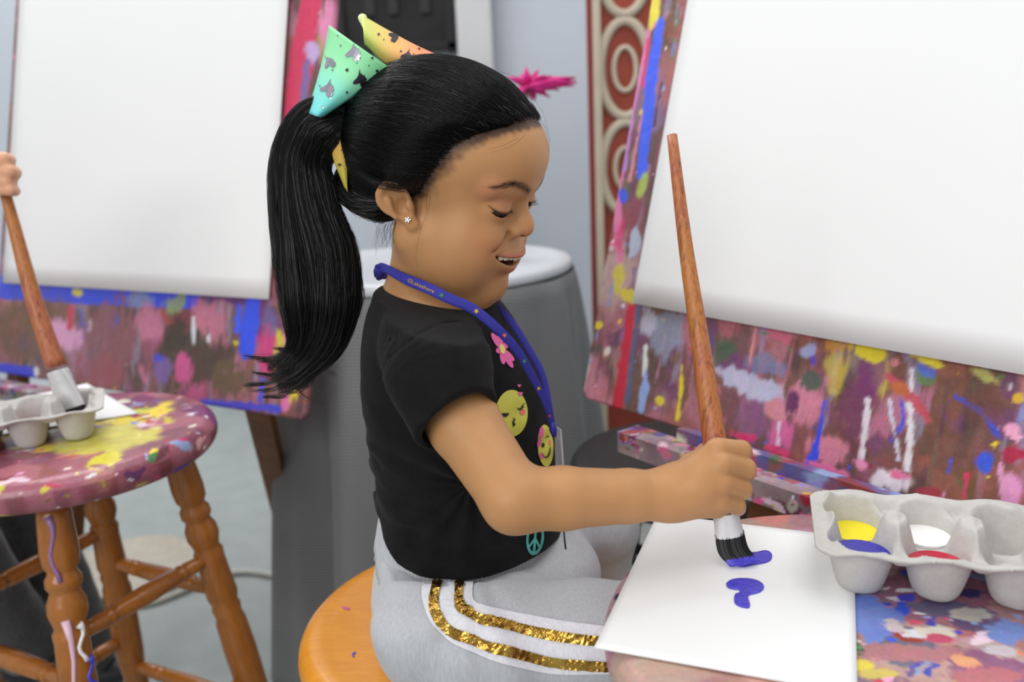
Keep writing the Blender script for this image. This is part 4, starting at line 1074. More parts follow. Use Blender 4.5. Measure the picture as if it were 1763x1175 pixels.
# radial map of the shell around the head centre
HCEN = np.array([-12., 0, 14.])
NTH, NPH = 72, 144
th = np.linspace(0.01, math.pi - .01, NTH); ph = np.linspace(-math.pi, math.pi, NPH)
RMAP = np.zeros((NTH, NPH)); c0 = fromH(HCEN)
for i, a in enumerate(th):
    for j, b_ in enumerate(ph):
        dmm = np.array([math.sin(a) * math.cos(b_), math.sin(a) * math.sin(b_), math.cos(a)])
        dw = dmm @ HR.T
        best = 0
        # outermost surface: cast inwards from outside
        h = HAIR_BVH.ray_cast(Vector(c0 + dw * .25), Vector(-dw)); hb = BODY_BVH.ray_cast(Vector(c0 + dw * .25), Vector(-dw))
        r1 = .25 - h[3] if h[0] is not None else 0; r2 = .25 - hb[3] if hb[0] is not None and np.dot(dmm, [0, 0, 1]) > -.5 else 0
        if r1 > .14: r1 = .09
        RMAP[i, j] = (r1 if r1 > .02 else min(r2, .10)) / HS
def shell_r(D):
    a = np.arccos(np.clip(D[..., 2], -1, 1)); b = np.arctan2(D[..., 1], D[..., 0])
    fi = np.clip((a - th[0]) / (th[1] - th[0]), 0, NTH - 1.001); fj = np.clip((b + math.pi) / (2 * math.pi) * (NPH - 1), 0, NPH - 1.001)
    i = fi.astype(int); j = fj.astype(int); u = fi - i; v = fj - j
    return (RMAP[i, j] * (1 - u) * (1 - v) + RMAP[i + 1, j] * u * (1 - v) + RMAP[i, j + 1] * (1 - u) * v + RMAP[i + 1, j + 1] * u * v)
TIE = invH(598, 214, -4)
def comb(roots, n=16, lift=(0.2, 1.6), tie_spread=7.0, sag=0.0, upto=1.0):
    k = len(roots)
    D0 = roots - HCEN; D0 /= np.linalg.norm(D0, axis=1, keepdims=True)
    tg = TIE + rng.normal(0, tie_spread, (k, 3)) * [.5, 1, 1.0]
    D1 = tg - HCEN; D1 /= np.linalg.norm(D1, axis=1, keepdims=True)
    om = np.arccos(np.clip((D0 * D1).sum(1), -1, 1))[:, None, None]
    up = np.ones(k) * upto if np.isscalar(upto) else upto
    t = (np.linspace(0, 1, n)[None, :] * up[:, None])[..., None]
    D = (np.sin((1 - t) * om) * D0[:, None] + np.sin(t * om) * D1[:, None]) / np.sin(om + 1e-6)
    D = D + np.array([0, 0, -1.0]) * sag * np.sin(t * math.pi) * np.clip(om, 0, 1.6)
    wob = (vnoise(np.concatenate([D * 3.0], -1).astype(np.float32) + rng.random((k, 1, 3)) * .25, 1.3, 2) - .5)[..., None]
    D = D + wob * .05 * np.array([.3, .3, 1.0]) * np.sin(t * math.pi)
    D /= np.linalg.norm(D, axis=-1, keepdims=True)
    lf = rng.uniform(*lift, (k, 1)) + rng.normal(0, .25, (k, n))
    r = shell_r(D) + lf * np.minimum(1, np.linspace(0, 6, n))[None] - .3
    P = HCEN + D * r[..., None]
    return HO + HS * (P @ HR.T)
# roots: random vertices of the shell, weighted to the near side that shows
pm = toH(HAIR_V.astype(np.float32)).astype(float)
outer = (np.abs(np.linalg.norm(pm - HCEN, axis=1) - shell_r((pm - HCEN) / np.linalg.norm(pm - HCEN, axis=1, keepdims=True))) < 2.5) & (hair_region(pm) > 0)
cand = pm[outer]
idx = rng.choice(len(cand), 6500)
R0_ = cand[idx] + rng.normal(0, .8, (6500, 3))
P = comb(R0_, sag=.06)
rad = np.full(P.shape[:2], .00013) * rng.uniform(.7, 1.3, (len(P), 1))
cut_ = len(P) * 3 // 4
strands('combed_strands', P[:cut_], rad[:cut_], HAIR); strands('glossy_strands', P[cut_:], rad[cut_:] * 1.1, HAIR, SHINE)
# fine baby hair along the hair line
bp = []
co = np.empty(len(BODY.data.vertices) * 3, np.float32); BODY.data.vertices.foreach_get('co', co); bw = co.reshape(-1, 3)
bm_ = toH(bw).astype(float); rg = hair_region(bm_)
sel = (np.linalg.norm(bw - HEAD_C, axis=1) < .12) & (rg > -5) & (rg < 22) & (bm_[:, 2] > -14)
ed = ear_sdf(np.stack([bm_[:, 0], -np.abs(bm_[:, 1]), bm_[:, 2]], 1).astype(np.float32))
sel &= ed > 2
cb = bm_[sel]; wgt = np.clip((rg[sel] + 4) / 18, 0.04, 1); wgt /= wgt.sum()
R1_ = cb[rng.choice(len(cb), 4200, p=wgt)] + rng.normal(0, .5, (4200, 3))
P = comb(R1_, n=12, lift=(1.0, 2.4), sag=.10, upto=rng.uniform(.25, .6, 4200))
rad = np.linspace(1, .4, 12)[None] * np.full((len(P), 1), .00011)
strands('baby_hair', P, rad, HAIR)
# loose wisps in front of the ear and at the nape, and a few flyaways
def wisp(pts, d, n=14, r=.00010):
    w = np.array([W(x, y, dd) for (x, y), dd in zip(pts, np.linspace(d[0], d[1], len(pts)))])
    return spline(w, n), np.linspace(r, r * .4, n)
WI = [([(735, 335), (733, 370), (722, 405), (716, 440), (720, 462)], (.603, .628)), ([(741, 340), (738, 362), (731, 392)], (.603, .615)), ([(727, 345), (724, 365), (718, 390)], (.603, .618)),
      ([(845, 168), (822, 176), (800, 205), (792, 218)], (.600, .590)), ([(860, 128), (890, 142), (912, 160), (935, 195), (944, 226)], (.655, .655)), ([(838, 124), (870, 126), (905, 142), (925, 168)], (.66, .66)),
      ([(946, 262), (944, 240), (936, 215), (920, 190)], (.648, .655)), ([(948, 246), (941, 222), (925, 200)], (.648, .655)), ([(905, 232), (880, 252), (842, 264)], (.606, .598)), ([(892, 238), (868, 250), (838, 258)], (.605, .596)),
      ([(655, 300), (630, 308), (600, 296), (585, 280)], (.640, .665)), ([(660, 325), (632, 322), (605, 312)], (.63, .66)), ([(700, 322), (702, 335), (704, 346)], (.598, .604))]
for _ in range(46):
    x = rng.uniform(655, 690); y = rng.uniform(360, 395)
    WI.append(([(x, y), (x - rng.uniform(2, 12), y + 18), (x - rng.uniform(2, 30) + 4, y + rng.uniform(30, 52))], (.655, .66)))
for _ in range(150):
    x = rng.uniform(652, 706); q_ = rng.uniform(0, 1)
    y1 = lerp(314, 322, (x - 652) / 54) + 12 * q_ * q_
    WI.append(([(x + 22, y1 - 16 + rng.normal(0, 2)), (x + 8, y1 - 2 + rng.normal(0, 1.5)), (x - 14, y1 - 3), (x - 44, y1 - 22)], (.601, .640)))
Pw, Rw = zip(*[wisp(p, d) for p, d in WI])
strands('loose_wisps', np.array(Pw), np.array(Rw), HAIR)

# ponytail: core and strands along one falling path
PT = [(606, 206, .668, .010), (580, 205, .672, .019), (545, 224, .68, .024), (519, 280, .688, .0235), (526, 360, .693, .0275), (544, 440, .697, .0335), (550, 520, .699, .032), (543, 585, .70, .024), (512, 628, .70, .014), (470, 652, .70, .008)]
pc = spline([W(x, y, d) for x, y, d, r in PT], 40); pr = np.interp(np.linspace(0, len(PT) - 1, 40), range(len(PT)), [p[3] for p in PT])
nt = 40
tan = np.gradient(pc, axis=0); tan /= np.linalg.norm(tan, axis=1, keepdims=True)
side = np.cross(tan, _FW); side /= np.linalg.norm(side, axis=1, keepdims=True)
dep = np.cross(side, tan)
Vt, Ft = [], []
NS = 28
for i in range(36):
    for k in range(NS):
        w = 2 * math.pi * k / NS
        lump = 1 + .10 * math.sin(3 * w + i * .13) + .06 * math.sin(7 * w - i * .2)
        Vt.append(pc[i] + side[i] * math.cos(w) * pr[i] * .90 * lump + dep[i] * math.sin(w) * pr[i] * .62 * lump)
for i in range(35):
    for k in range(NS):
        k2 = (k + 1) % NS; Ft.append((i * NS + k, i * NS + k2, (i + 1) * NS + k2, (i + 1) * NS + k))
Ft.append(tuple(reversed(range(NS)))); Ft.append(tuple(range(35 * NS, 36 * NS)))
PONY = mesh_obj('ponytail', Vt, Ft, HBASE, PERSON)
K = 3400
ang = rng.uniform(0, 2 * math.pi, K); rr = np.sqrt(rng.uniform(.45, 1.12, K))
clump = np.round(ang * 9 / (2 * math.pi)) / 9 * 2 * math.pi
tend = np.clip(rng.normal(.93, .08, K), .68, 1.0)
n = 26
P = np.zeros((K, n, 3)); RD = np.zeros((K, n))
tw = rng.normal(0, .5, K)
for j in range(n):
    t = tend * j / (n - 1); f = t * (nt - 1); i = np.clip(f.astype(int), 0, nt - 2); u = (f - i)[:, None]
    c = pc[i] * (1 - u) + pc[i + 1] * u; sd = side[i]; dp = dep[i]; r = np.interp(f, range(nt), pr)
    a = lerp(ang, clump, np.clip(t * 1.3 - .35, 0, .75)) + tw * t * .6
    flare = 1 + np.clip(t - .86, 0, 1) * rng.uniform(1.0, 6.0, K)
    q = rr * (1 + .06 * np.sin(9 * t + ang * 5))
    P[:, j] = c + sd * (np.cos(a) * r * q * flare)[:, None] + dp * (np.sin(a) * r * .68 * q * flare)[:, None]
    RD[:, j] = .00012 * np.clip((1.02 - j / (n - 1)) * 6, .25, 1)
cut_ = K * 4 // 5
strands('ponytail_strands', P[:cut_], RD[:cut_], PONY); strands('glossy_strands', P[cut_:], RD[cut_:], PONY, SHINE)
# flicked tips and stray locks
TI = []
for _ in range(420):
    g = rng.integers(0, 9)
    x0, y0 = 512 + g * 5 + rng.normal(0, 7), 592 + (g % 4) * 8 + rng.normal(0, 4)
    ex, ey = [(417, 614), (432, 642), (417, 664), (432, 674), (450, 684), (468, 600), (440, 622), (478, 676), (500, 668)][g]
    ex += abs(rng.normal(0, 12)); ey += rng.normal(0, 1.6)
    mx, my = lerp(x0, ex, .5), max(y0, ey) - (10 if g in (2, 3, 4, 7, 8) else -3) + rng.normal(0, 2.5)
    TI.append(([(x0 + 6, y0 - 55), (x0, y0), (mx, my), (ex, ey)], (.70, .70)))
for pts in ([(560, 560), (548, 600), (556, 628), (578, 648)], [(540, 600), (512, 655), (520, 680), (552, 695), (566, 697)], [(600, 440), (617, 470), (626, 505), (618, 545)], [(592, 430), (612, 480), (618, 520), (604, 560)], [(486, 260), (477, 330), (473, 390), (476, 450)], [(500, 235), (480, 290), (474, 340), (478, 400)]):
    for q in range(9):
        o = rng.normal(0, 3.0, 2); TI.append(([(x + o[0] * (1 - .4 * i / len(pts)), y + o[1]) for i, (x, y) in enumerate(pts)], (.70, .70)))
Pw, Rw = zip(*[wisp(p, d, 16, .00019) for p, d in TI])
strands('stray_locks', np.array(Pw), np.array(Rw), PONY)
# lashes and brow hairs
LS = []
for side_ in (-1, 1):
    for k in range(34):
        t = k / 33; pts = np.array(LASH); f = t * (len(pts) - 1); i = min(int(f), len(pts) - 2); p = lerp(pts[i], pts[i + 1], f - i) * [1, side_, 1]
        o = (p - EYE_C * [1, side_, 1]); o /= np.linalg.norm(o)
        L = 5.2 * math.sin(math.pi * (.18 + .7 * t)) + rng.normal(0, .4)
        fan = np.array([0, side_ * (t - .35) * .9, 0])
        d1 = o * .9 + fan + [0, 0, -.55]; d2 = o * .8 + fan + [0, 0, .10]
        q = np.array([p, p + d1 * L * .5, p + d1 * L * .5 + d2 * L * .5])
        LS.append(np.array([fromH(v) for v in spline(q, 6)]))
LS = np.array(LS); strands('eyelashes', LS, np.tile(np.linspace(.00014, .00003, 6), (len(LS), 1)), PERSON)
BR = []
for side_ in (-1, 1):
    for k in range(150):
        t = rng.random(); y = lerp(9, 47, t); zc = np.interp(y, [9, 21, 32, 47], [13.5, 19.5, 23.0, 19.0]); z = zc + rng.normal(0, 1.9) * (1 - .45 * t)
        a = None
        h = BODY_BVH.ray_cast(Vector(fromH((130, y * side_, z))), Vector(np.array([-1., 0, 0]) @ HR.T))
        if h[0] is None: continue
        p0 = np.array(h[0]); nn = np.array(h[1])
        y2 = y + rng.uniform(3, 5); z2 = z + (np.interp(y2, [9, 21, 32, 47, 55], [13.5, 19.5, 23.0, 19.0, 15]) - zc) + rng.normal(.3, .5)
        h2 = BODY_BVH.ray_cast(Vector(fromH((130, y2 * side_, z2))), Vector(np.array([-1., 0, 0]) @ HR.T))
        if h2[0] is None: continue
        p1 = np.array(h2[0]); BR.append(np.array([p0, lerp(p0, p1, .5) + nn * .0005, p1 + nn * .0004]))
BR = np.array(BR); strands('eyebrows', BR, np.tile(np.array([.00006, .00005, .00002]), (len(BR), 1)), PERSON)
# ================================================================== prints, stripes, lanyard, bow
def cast(px, py, bvh, off=.0006, dflt=None):
    h = bvh.ray_cast(Vector(_C0), Vector(ray(px, py)))
    if h[0] is None: return dflt
    n = np.array(h[1]); 
    if n @ ray(px, py) > 0: n = -n
    return np.array(h[0]) + n * off
def resample(pts, n):
    p = spline(pts, 200); L = np.concatenate([[0], np.cumsum(np.linalg.norm(np.diff(p, axis=0), axis=1))])
    return np.stack([np.interp(np.linspace(0, L[-1], n), L, p[:, k]) for k in range(p.shape[1])], 1)
def grid_on(name, A, B, bvh, mat, parent, n=60, m=7, off=.0006, crinkle=0.0):
    """a strip of cloth lying on a surface between two edge lines"""
    A = resample(A, n); B = resample(B, n); V, ok = [], []
    for i in range(n):
        for j in range(m):
            q = lerp(A[i], B[i], j / (m - 1)); h = cast(q[0], q[1], bvh, off + crinkle * (.5 + .5 * math.sin(i * 1.1 + 2 * math.sin(i * .37)) * math.cos(j * .8)))
            ok.append(h is not None); V.append(h if h is not None else (0, 0, 0))
    F = [(i * m + j, (i + 1) * m + j, (i + 1) * m + j + 1, i * m + j + 1) for i in range(n - 1) for j in range(m - 1)]
    F = [f for f in F if all(ok[k] for k in f) and max(np.linalg.norm(np.subtract(V[f[0]], V[k])) for k in f) < .03]
    used = sorted({k for f in F for k in f}); mp = {k: i for i, k in enumerate(used)}
    return mesh_obj(name, [V[k] for k in used], [[mp[k] for k in f] for f in F], mat, parent)
def ribbon_edges(C, w):
    C = resample(C, 80); t = np.gradient(C, axis=0); t /= np.linalg.norm(t, axis=1, keepdims=True); nrm = np.stack([-t[:, 1], t[:, 0]], 1)
    w = np.interp(np.linspace(0, 1, 80), np.linspace(0, 1, len(w)), w)[:, None] / 2 if hasattr(w, '__len__') else w / 2
    return C - nrm * w, C + nrm * w
WHITE_CLOTH = fleece('white_cotton', S(214, 214, 222), S(234, 234, 240))
def gold_mat():
    t = NT('gold_foil'); nz = t.noise(95, 3, stretch=(1, 1, 1)); t.color((t.ramp(nz, 0, [(.3, S(150, 108, 40)), (.65, S(206, 166, 84))]), 0)); t.set(Roughness=.26, Metallic=1.0)
    t.bump(nz, 0, .9, .003); return t.m
GOLD = gold_mat()
LOW = [(727, 1003), (727, 1031), (740, 1068), (759, 1091), (781, 1108), (815, 1124), (855, 1139), (912, 1154), (969, 1161), (1060, 1160), (1130, 1158)]
UPP = [(815, 1003), (813, 1022), (816, 1035), (830, 1042), (845, 1047), (861, 1050), (912, 1060), (969, 1070), (1034, 1078), (1130, 1090)]
grid_on('side_panel', LOW, UPP, PANTS_BVH, WHITE_CLOTH, PANTS, 90, 16, .0010)
G1 = [(792, 1001), (790, 1029), (794, 1046), (806, 1056), (827, 1067), (855, 1074), (912, 1087), (969, 1098), (1031, 1105), (1120, 1114)]
G2 = [(753, 1001), (748, 1031), (750, 1054), (760, 1074), (781, 1090), (804, 1100), (835, 1111), (869, 1121), (912, 1132), (969, 1142), (1040, 1147), (1120, 1150)]
for g in (G1, G2):
    a, b_ = ribbon_edges(g, 17); grid_on('gold_ribbon', a, b_, PANTS_BVH, GOLD, PANTS, 170, 5, .0018, .0012)

def poly_on(name, poly, bvh, mat, parent, off=.0007, step=5.0):
    """flat print: a filled outline laid on the cloth"""
    bm = bmesh.new(); vs = [bm.verts.new((x, y, 0)) for x, y in poly]; bm.faces.new(vs)
    bmesh.ops.triangulate(bm, faces=bm.faces[:])
    for _ in range(4):
        es = [e for e in bm.edges if e.calc_length() > step]
        if not es: break
        bmesh.ops.subdivide_edges(bm, edges=es, cuts=1); bmesh.ops.triangulate(bm, faces=[f for f in bm.faces if len(f.verts) > 3])
    dead = []
    for v in bm.verts:
        h = cast(v.co.x, v.co.y, bvh, off)
        if h is None: dead.append(v)
        else: v.co = Vector(h)
    bmesh.ops.delete(bm, geom=dead, context='VERTS')
    bmesh.ops.delete(bm, geom=[e for e in bm.edges if e.calc_length() > .014], context='EDGES')
    if not bm.faces: bm.free(); return None
    return bm_obj(name, bm, mat, parent, smooth=True)
def oval(cx, cy, rx, ry, rot=0, n=28, a0=0, a1=2 * math.pi):
    c, s = math.cos(rot), math.sin(rot)
    return [(cx + rx * math.cos(t) * c - ry * math.sin(t) * s, cy + rx * math.cos(t) * s + ry * math.sin(t) * c) for t in np.linspace(a0, a1, n, endpoint=False)]
def stroke(pts, w):
    C = resample(pts, 14); t = np.gradient(C, axis=0); t /= np.linalg.norm(t, axis=1, keepdims=True); nr = np.stack([-t[:, 1], t[:, 0]], 1)
    ww = (w * np.sin(np.linspace(.25, math.pi - .25, 14)))[:, None] / 2
    return [tuple(p) for p in (C - nr * ww)] + [tuple(p) for p in (C + nr * ww)[::-1]]
def heart(cx, cy, s):
    return [(cx + s * 16 * math.sin(t) ** 3 / 16, cy - s * (13 * math.cos(t) - 5 * math.cos(2 * t) - 2 * math.cos(3 * t) - math.cos(4 * t)) / 16) for t in np.linspace(0, 2 * math.pi, 22, endpoint=False)]
def star(cx, cy, r, rot=0.3):
    return [(cx + (r if k % 2 == 0 else r * .45) * math.cos(rot + k * math.pi / 5), cy + (r if k % 2 == 0 else r * .45) * math.sin(rot + k * math.pi / 5)) for k in range(10)]
def ink(name, rgb): return plain(name, rgb, .55, var=.03)
YEL = ink('yellow_print', S(206, 204, 78)); PNK = ink('pink_print', S(236, 96, 168)); BLK = ink('black_print', S(26, 22, 20)); TEA = ink('teal_print', S(84, 178, 172)); ROS = ink('rose_print', S(232, 120, 110)); PYEL = ink('pale_yellow_print', S(230, 220, 110))
# pink flower
pf = []
for tx, ty in [(845, 574), (857, 576), (874, 591), (884, 622), (882, 634), (866, 628), (853, 606)]:
    L = math.hypot(tx - 863, ty - 602); ang_ = math.atan2(ty - 602, tx - 863)
    pf.append(poly_on('flower_petal', oval((tx + 863) / 2, (ty + 602) / 2, L / 2, 5.0, ang_, 18), SHIRT_BVH, PNK, SHIRT, .0007))
poly_on('flower_centre', oval(863, 602, 4.5, 8.5, -.3, 18), SHIRT_BVH, PYEL, SHIRT, .0011)
# sleeping kiss face
poly_on('printed_face', oval(880, 712, 27.5, 40, 0, 40), SHIRT_BVH, YEL, SHIRT, .0007)
for st in ([(861, 712), (868, 717), (875, 712)], [(888, 703), (894, 705), (899, 697)]): poly_on('printed_eye', stroke(st, 3.2), SHIRT_BVH, BLK, SHIRT, .0012)
for st in ([(897, 700), (901, 702)], [(862, 716), (859, 719)], [(899, 697), (902, 695)], [(895, 704), (898, 707)]): poly_on('printed_lash', stroke(st, 1.8), SHIRT_BVH, BLK, SHIRT, .0012)
poly_on('printed_mouth', stroke([(880, 720), (885, 723), (881, 727), (885, 731), (880, 735)], 2.6), SHIRT_BVH, BLK, SHIRT, .0012)
poly_on('printed_cheek', oval(898, 710, 5, 5.5), SHIRT_BVH, ROS, SHIRT, .0011)
poly_on('printed_heart', heart(894, 679, 4.2), SHIRT_BVH, PNK, SHIRT, .0012); poly_on('printed_heart', heart(892, 665, 3), SHIRT_BVH, PNK, SHIRT, .0012)
# smiling face with a bow
poly_on('printed_face', oval(938, 768, 13.5, 36, -.05, 36), SHIRT_BVH, YEL, SHIRT, .0007)
poly_on('printed_bow', oval(930, 745, 4, 10, .1), SHIRT_BVH, PNK, SHIRT, .0012); poly_on('printed_bow', oval(926, 762, 3.2, 8, .2), SHIRT_BVH, PNK, SHIRT, .0012)
poly_on('printed_eye', oval(933, 767, 2.6, 4.2), SHIRT_BVH, BLK, SHIRT, .0012); poly_on('printed_eye', stroke([(938, 754), (941, 751), (943, 753)], 2), SHIRT_BVH, BLK, SHIRT, .0012)
poly_on('printed_mouth', stroke([(932, 782), (937, 788), (943, 783), (946, 770)], 2.6), SHIRT_BVH, BLK, SHIRT, .0012)
poly_on('printed_cheek', oval(931, 785, 3, 5.5), SHIRT_BVH, PNK, SHIRT, .0011); poly_on('printed_cheek', oval(945, 763, 2, 5), SHIRT_BVH, ROS, SHIRT, .0011)
# teal peace sign
PSX, PSY = 920, 927
ring = []
outer_ = oval(PSX, PSY, 15, 29, .12, 36); inner_ = oval(PSX, PSY, 11, 23, .12, 36)
for i in range(0, 36, 6):
    seg = [outer_[(i + k) % 36] for k in range(7)] + [inner_[(i + k) % 36] for k in range(6, -1, -1)]
    poly_on('peace_ring', seg, SHIRT_BVH, TEA, SHIRT, .0008)
for a_, b_ in (((PSX + 2, PSY - 26), (PSX - 2, PSY + 26)), ((PSX, PSY), (PSX - 11, PSY + 16)), ((PSX, PSY), (PSX + 9, PSY + 18))):
    poly_on('peace_bar', [(a_[0] - 2, a_[1]), (a_[0] + 2, a_[1]), (b_[0] + 2, b_[1]), (b_[0] - 2, b_[1])], SHIRT_BVH, TEA, SHIRT, .0008)

# stud earring
lob = cast(703, 378, BODY_BVH, .0008)
bm = bmesh.new()
for k in range(5):
    a_ = 2 * math.pi * k / 5
    bmesh.ops.create_icosphere(bm, subdivisions=1, radius=.00105, matrix=Matrix.Translation(Vector(lob + _R * .0016 * math.cos(a_) + _U * .0016 * math.sin(a_))))
bmesh.ops.create_icosphere(bm, subdivisions=1, radius=.0011, matrix=Matrix.Translation(Vector(lob - _FW * .0006)))
bm_obj('stud_earring', bm, plain('crystal_stud', S(225, 225, 230), .08, 1.0), PERSON)

# ---------------- lanyard
LAN = thing('lanyard', 'blue woven lanyard with stars and gold print hanging round the neck of the girl', 'lanyard', WY(658, 468, .70))
def webbing():
    t = NT('blue_webbing'); w = t.n('ShaderNodeTexWave', i_Scale=900.0, i_Distortion=0.5); tc = t.n('ShaderNodeTexCoord'); t.l(tc, 'Object', w, 'Vector')
    t.color((t.ramp(w, 0, [(.2, S(30, 28, 120)), (.8, S(62, 62, 186))]), 0)); t.set(Roughness=.7); t.bump(w, 0, .4, .0003); return t.m
WEB = webbing()
NEAR = [(652, 476, .722), (651, 464, .712), (660, 461, .700), (699, 481, .664), (738, 497, .642), (773, 514, .634), (812, 531, .634), (847, 558, .638), (886, 598, .648), (916, 647, .660), (941, 697, .674), (951, 731, .684)]
FAR = [(652, 476, .722), (660, 474, .735), (690, 478, .760), (760, 500, .768), (805, 505, .752), (837, 516, .735), (876, 549, .722), (911, 603, .710), (936, 652, .700), (951, 728, .686)]
def strap(name, pts, w_px, clear=True):
    P = resample(pts, 90); ww = np.interp(np.linspace(0, 1, 90), np.linspace(0, 1, len(w_px)), w_px)
    t = np.gradient(P[:, :2], axis=0); t /= np.linalg.norm(t, axis=1, keepdims=True); nr = np.stack([-t[:, 1], t[:, 0]], 1)
    V = []
    for i in range(90):
        d = P[i, 2]
        row = []
        for sgn in (-1, -.33, .33, 1):
            q = P[i, :2] + nr[i] * sgn * ww[i] / 2; dd = d
            if clear:
                for bv in (SHIRT_BVH, BODY_BVH):
                    h = bv.ray_cast(Vector(_C0), Vector(ray(*q)))
                    if h[0] is not None: dd = min(dd, (np.array(h[0]) - _C0) @ _FW - .0022)
            row.append(dd)
        md_ = min(row) if clear else d
        for sgn, dd in zip((-1, -.33, .33, 1), row):
            q = P[i, :2] + nr[i] * sgn * ww[i] / 2; V.append(W(q[0], q[1], lerp(md_, dd, .6)))
    F = [(i * 4 + j, (i + 1) * 4 + j, (i + 1) * 4 + j + 1, i * 4 + j + 1) for i in range(89) for j in range(3)]
    o = mesh_obj(name, V, F, WEB, LAN); m = o.modifiers.new('solid', 'SOLIDIFY'); m.thickness = .0011; m.offset = 0
    return o, np.array(V).reshape(90, 4, 3), P
st_far, _, _ = strap('neck_strap', FAR, [14, 14, 12, 11, 12, 12, 12, 12, 10, 9], False)
st_near, GN, PN = strap('neck_strap', NEAR, [15, 15, 19, 19, 18, 17, 17, 16, 15, 14, 12, 10])
# knot tag at the back of the neck
Vk, Fk = tube([W(650, 462, .708), W(655, 470, .712), W(651, 481, .716)], [.0035, .0042, .002], 8); mesh_obj('strap_fold', Vk, Fk, WEB, LAN)
def on_strap(px, py, off):
    """nearest point of the near strap, lifted off it"""
    k = np.argmin(((PN[:, :2] - [px, py]) ** 2).sum(1)); return k
GOLDP = ink('gold_print', S(196, 160, 60))
STRAP_BVH = BVHTree.FromPolygons([Vector(v) for v in GN.reshape(-1, 3)], [(i * 4 + j, (i + 1) * 4 + j, (i + 1) * 4 + j + 1, i * 4 + j + 1) for i in range(89) for j in range(3)])
for (x, y, r, c) in [(761, 509, 5.2, (30, 120, 70)), (820, 536, 5.2, (214, 170, 60)), (868, 577, 4.6, (220, 120, 70)), (902, 621, 4.4, (60, 150, 90)), (927, 668, 4.2, (214, 170, 60)), (946, 715, 3.6, (200, 60, 70))]:
    poly_on('printed_star', star(x, y, r), STRAP_BVH, ink('star_print', S(*c)), st_near, .0012)
def text_on(body, x0, y0, x1, y1, h_px, bvh, mat, parent, off=.0013, name='lettering'):
    cu = bpy.data.curves.new('lettering', 'FONT'); cu.body = body; cu.size = 1.0; cu.resolution_u = 3
    to = bpy.data.objects.new('lettering', cu); COL.objects.link(to)
    me = bpy.data.meshes.new_from_object(to); bpy.data.objects.remove(to)
    co = np.array([v.co[:] for v in me.vertices]); w = co[:, 0].max()
    dx, dy = x1 - x0, y1 - y0; L = math.hypot(dx, dy); ux, uy = dx / L, dy / L
    ok = True
    for v in me.vertices:
        a = v.co.x / w * L; b_ = v.co.y * h_px
        h = cast(x0 + ux * a + uy * b_, y0 + uy * a - ux * b_, bvh, off)
        v.co = Vector(h if h is not None else W(x0 + ux * a, y0 + uy * a, .64))
    o = bpy.data.objects.new(name, me); COL.objects.link(o); me.materials.clear(); me.materials.append(mat); child(o, parent); return o
text_on('\u00a9Lakeshore', 703, 486, 748, 506, 9.5, STRAP_BVH, GOLDP, st_near)
# clip and clear badge sleeve, seen almost edge on
Vk, Fk = tube([W(951, 726, .684), W(952, 740, .686), W(954, 752, .687)], [.0022, .0032, .0018], 10); mesh_obj('badge_clip', Vk, Fk, plain('clip_plastic', S(44, 44, 150), .4), LAN)
t = NT('clear_vinyl'); t.set(Roughness=.2, Alpha=.55); t.b.inputs['Base Color'].default_value = (*S(216, 218, 222), 1); t.b.inputs['Transmission Weight'].default_value = .3
bq = [W(957, 734, .690), W(967, 740, .680), W(974, 838, .682), W(960, 834, .692)]
mo = mesh_obj('badge_sleeve', bq, [(0, 1, 2, 3)], t.m, LAN, smooth=False); m = mo.modifiers.new('solid', 'SOLIDIFY'); m.thickness = .0015
bq2 = [W(959, 750, .6915), W(966, 755, .6825), W(971, 828, .684), W(961, 824, .693)]
mo = mesh_obj('badge_card', bq2, [(0, 1, 2, 3)], plain('badge_paper', S(210, 205, 205), .7), LAN, smooth=False); m = mo.modifiers.new('solid', 'SOLIDIFY'); m.thickness = .0006
Vk, Fk = tube([W(970, 905, .700), W(972, 930, .700), W(974, 946, .701)], .0008, 6); mesh_obj('badge_cord', Vk, Fk, plain('dark_cord', S(40, 40, 44), .6), LAN)

# ---------------- hair bow
BOW = thing('hair_bow', 'pastel green and orange ribbon bow with silver prints clipped above the ponytail of the girl', 'hair bow', W(640, 150, .66))
def ribbon_mat(name):
    t = NT(name); a = t.n('ShaderNodeAttribute', attribute_name='Col'); t.color((a, 'Color')); t.set(Roughness=.6)
    w = t.n('ShaderNodeTexWave', i_Scale=420.0); tc = t.n('ShaderNodeTexCoord'); t.l(tc, 'Object', w, 'Vector'); t.bump(w, 0, .25, .0004); return t.m
RIB = ribbon_mat('grosgrain_ribbon')
def loop(name, A, B, dA, dB, bulge, stops, parent=None, n=26, m=14):
    """ribbon surface between two edge lines, bulging towards the viewer; stops = colours along it"""
    A = resample(A, n); B = resample(B, n); V = []; C = []
    for i in range(n):
        for j in range(m):
            s = j / (m - 1); q = lerp(A[i], B[i], s); t = i / (n - 1)
            V.append(W(q[0], q[1], lerp(dA, dB, s) - bulge * math.sin(math.pi * s) * (1 - .35 * t)))
            k = t * (len(stops) - 1); a = min(int(k), len(stops) - 2); C.append(lerp(np.array(S(*stops[a])), np.array(S(*stops[a + 1])), k - a))
    F = [(i * m + j, (i + 1) * m + j, (i + 1) * m + j + 1, i * m + j + 1) for i in range(n - 1) for j in range(m - 1)]
    o = mesh_obj(name, V, F, RIB, parent or BOW); color_attr(o, np.array(C)); md = o.modifiers.new('solid', 'SOLIDIFY'); md.thickness = .0007
    return o, BVHTree.FromPolygons([Vector(v) for v in V], F)
gA = [(566, 43), (553, 110), (529, 194)]; gB = [(677, 121), (622, 158), (552, 203)]
g_top = 1
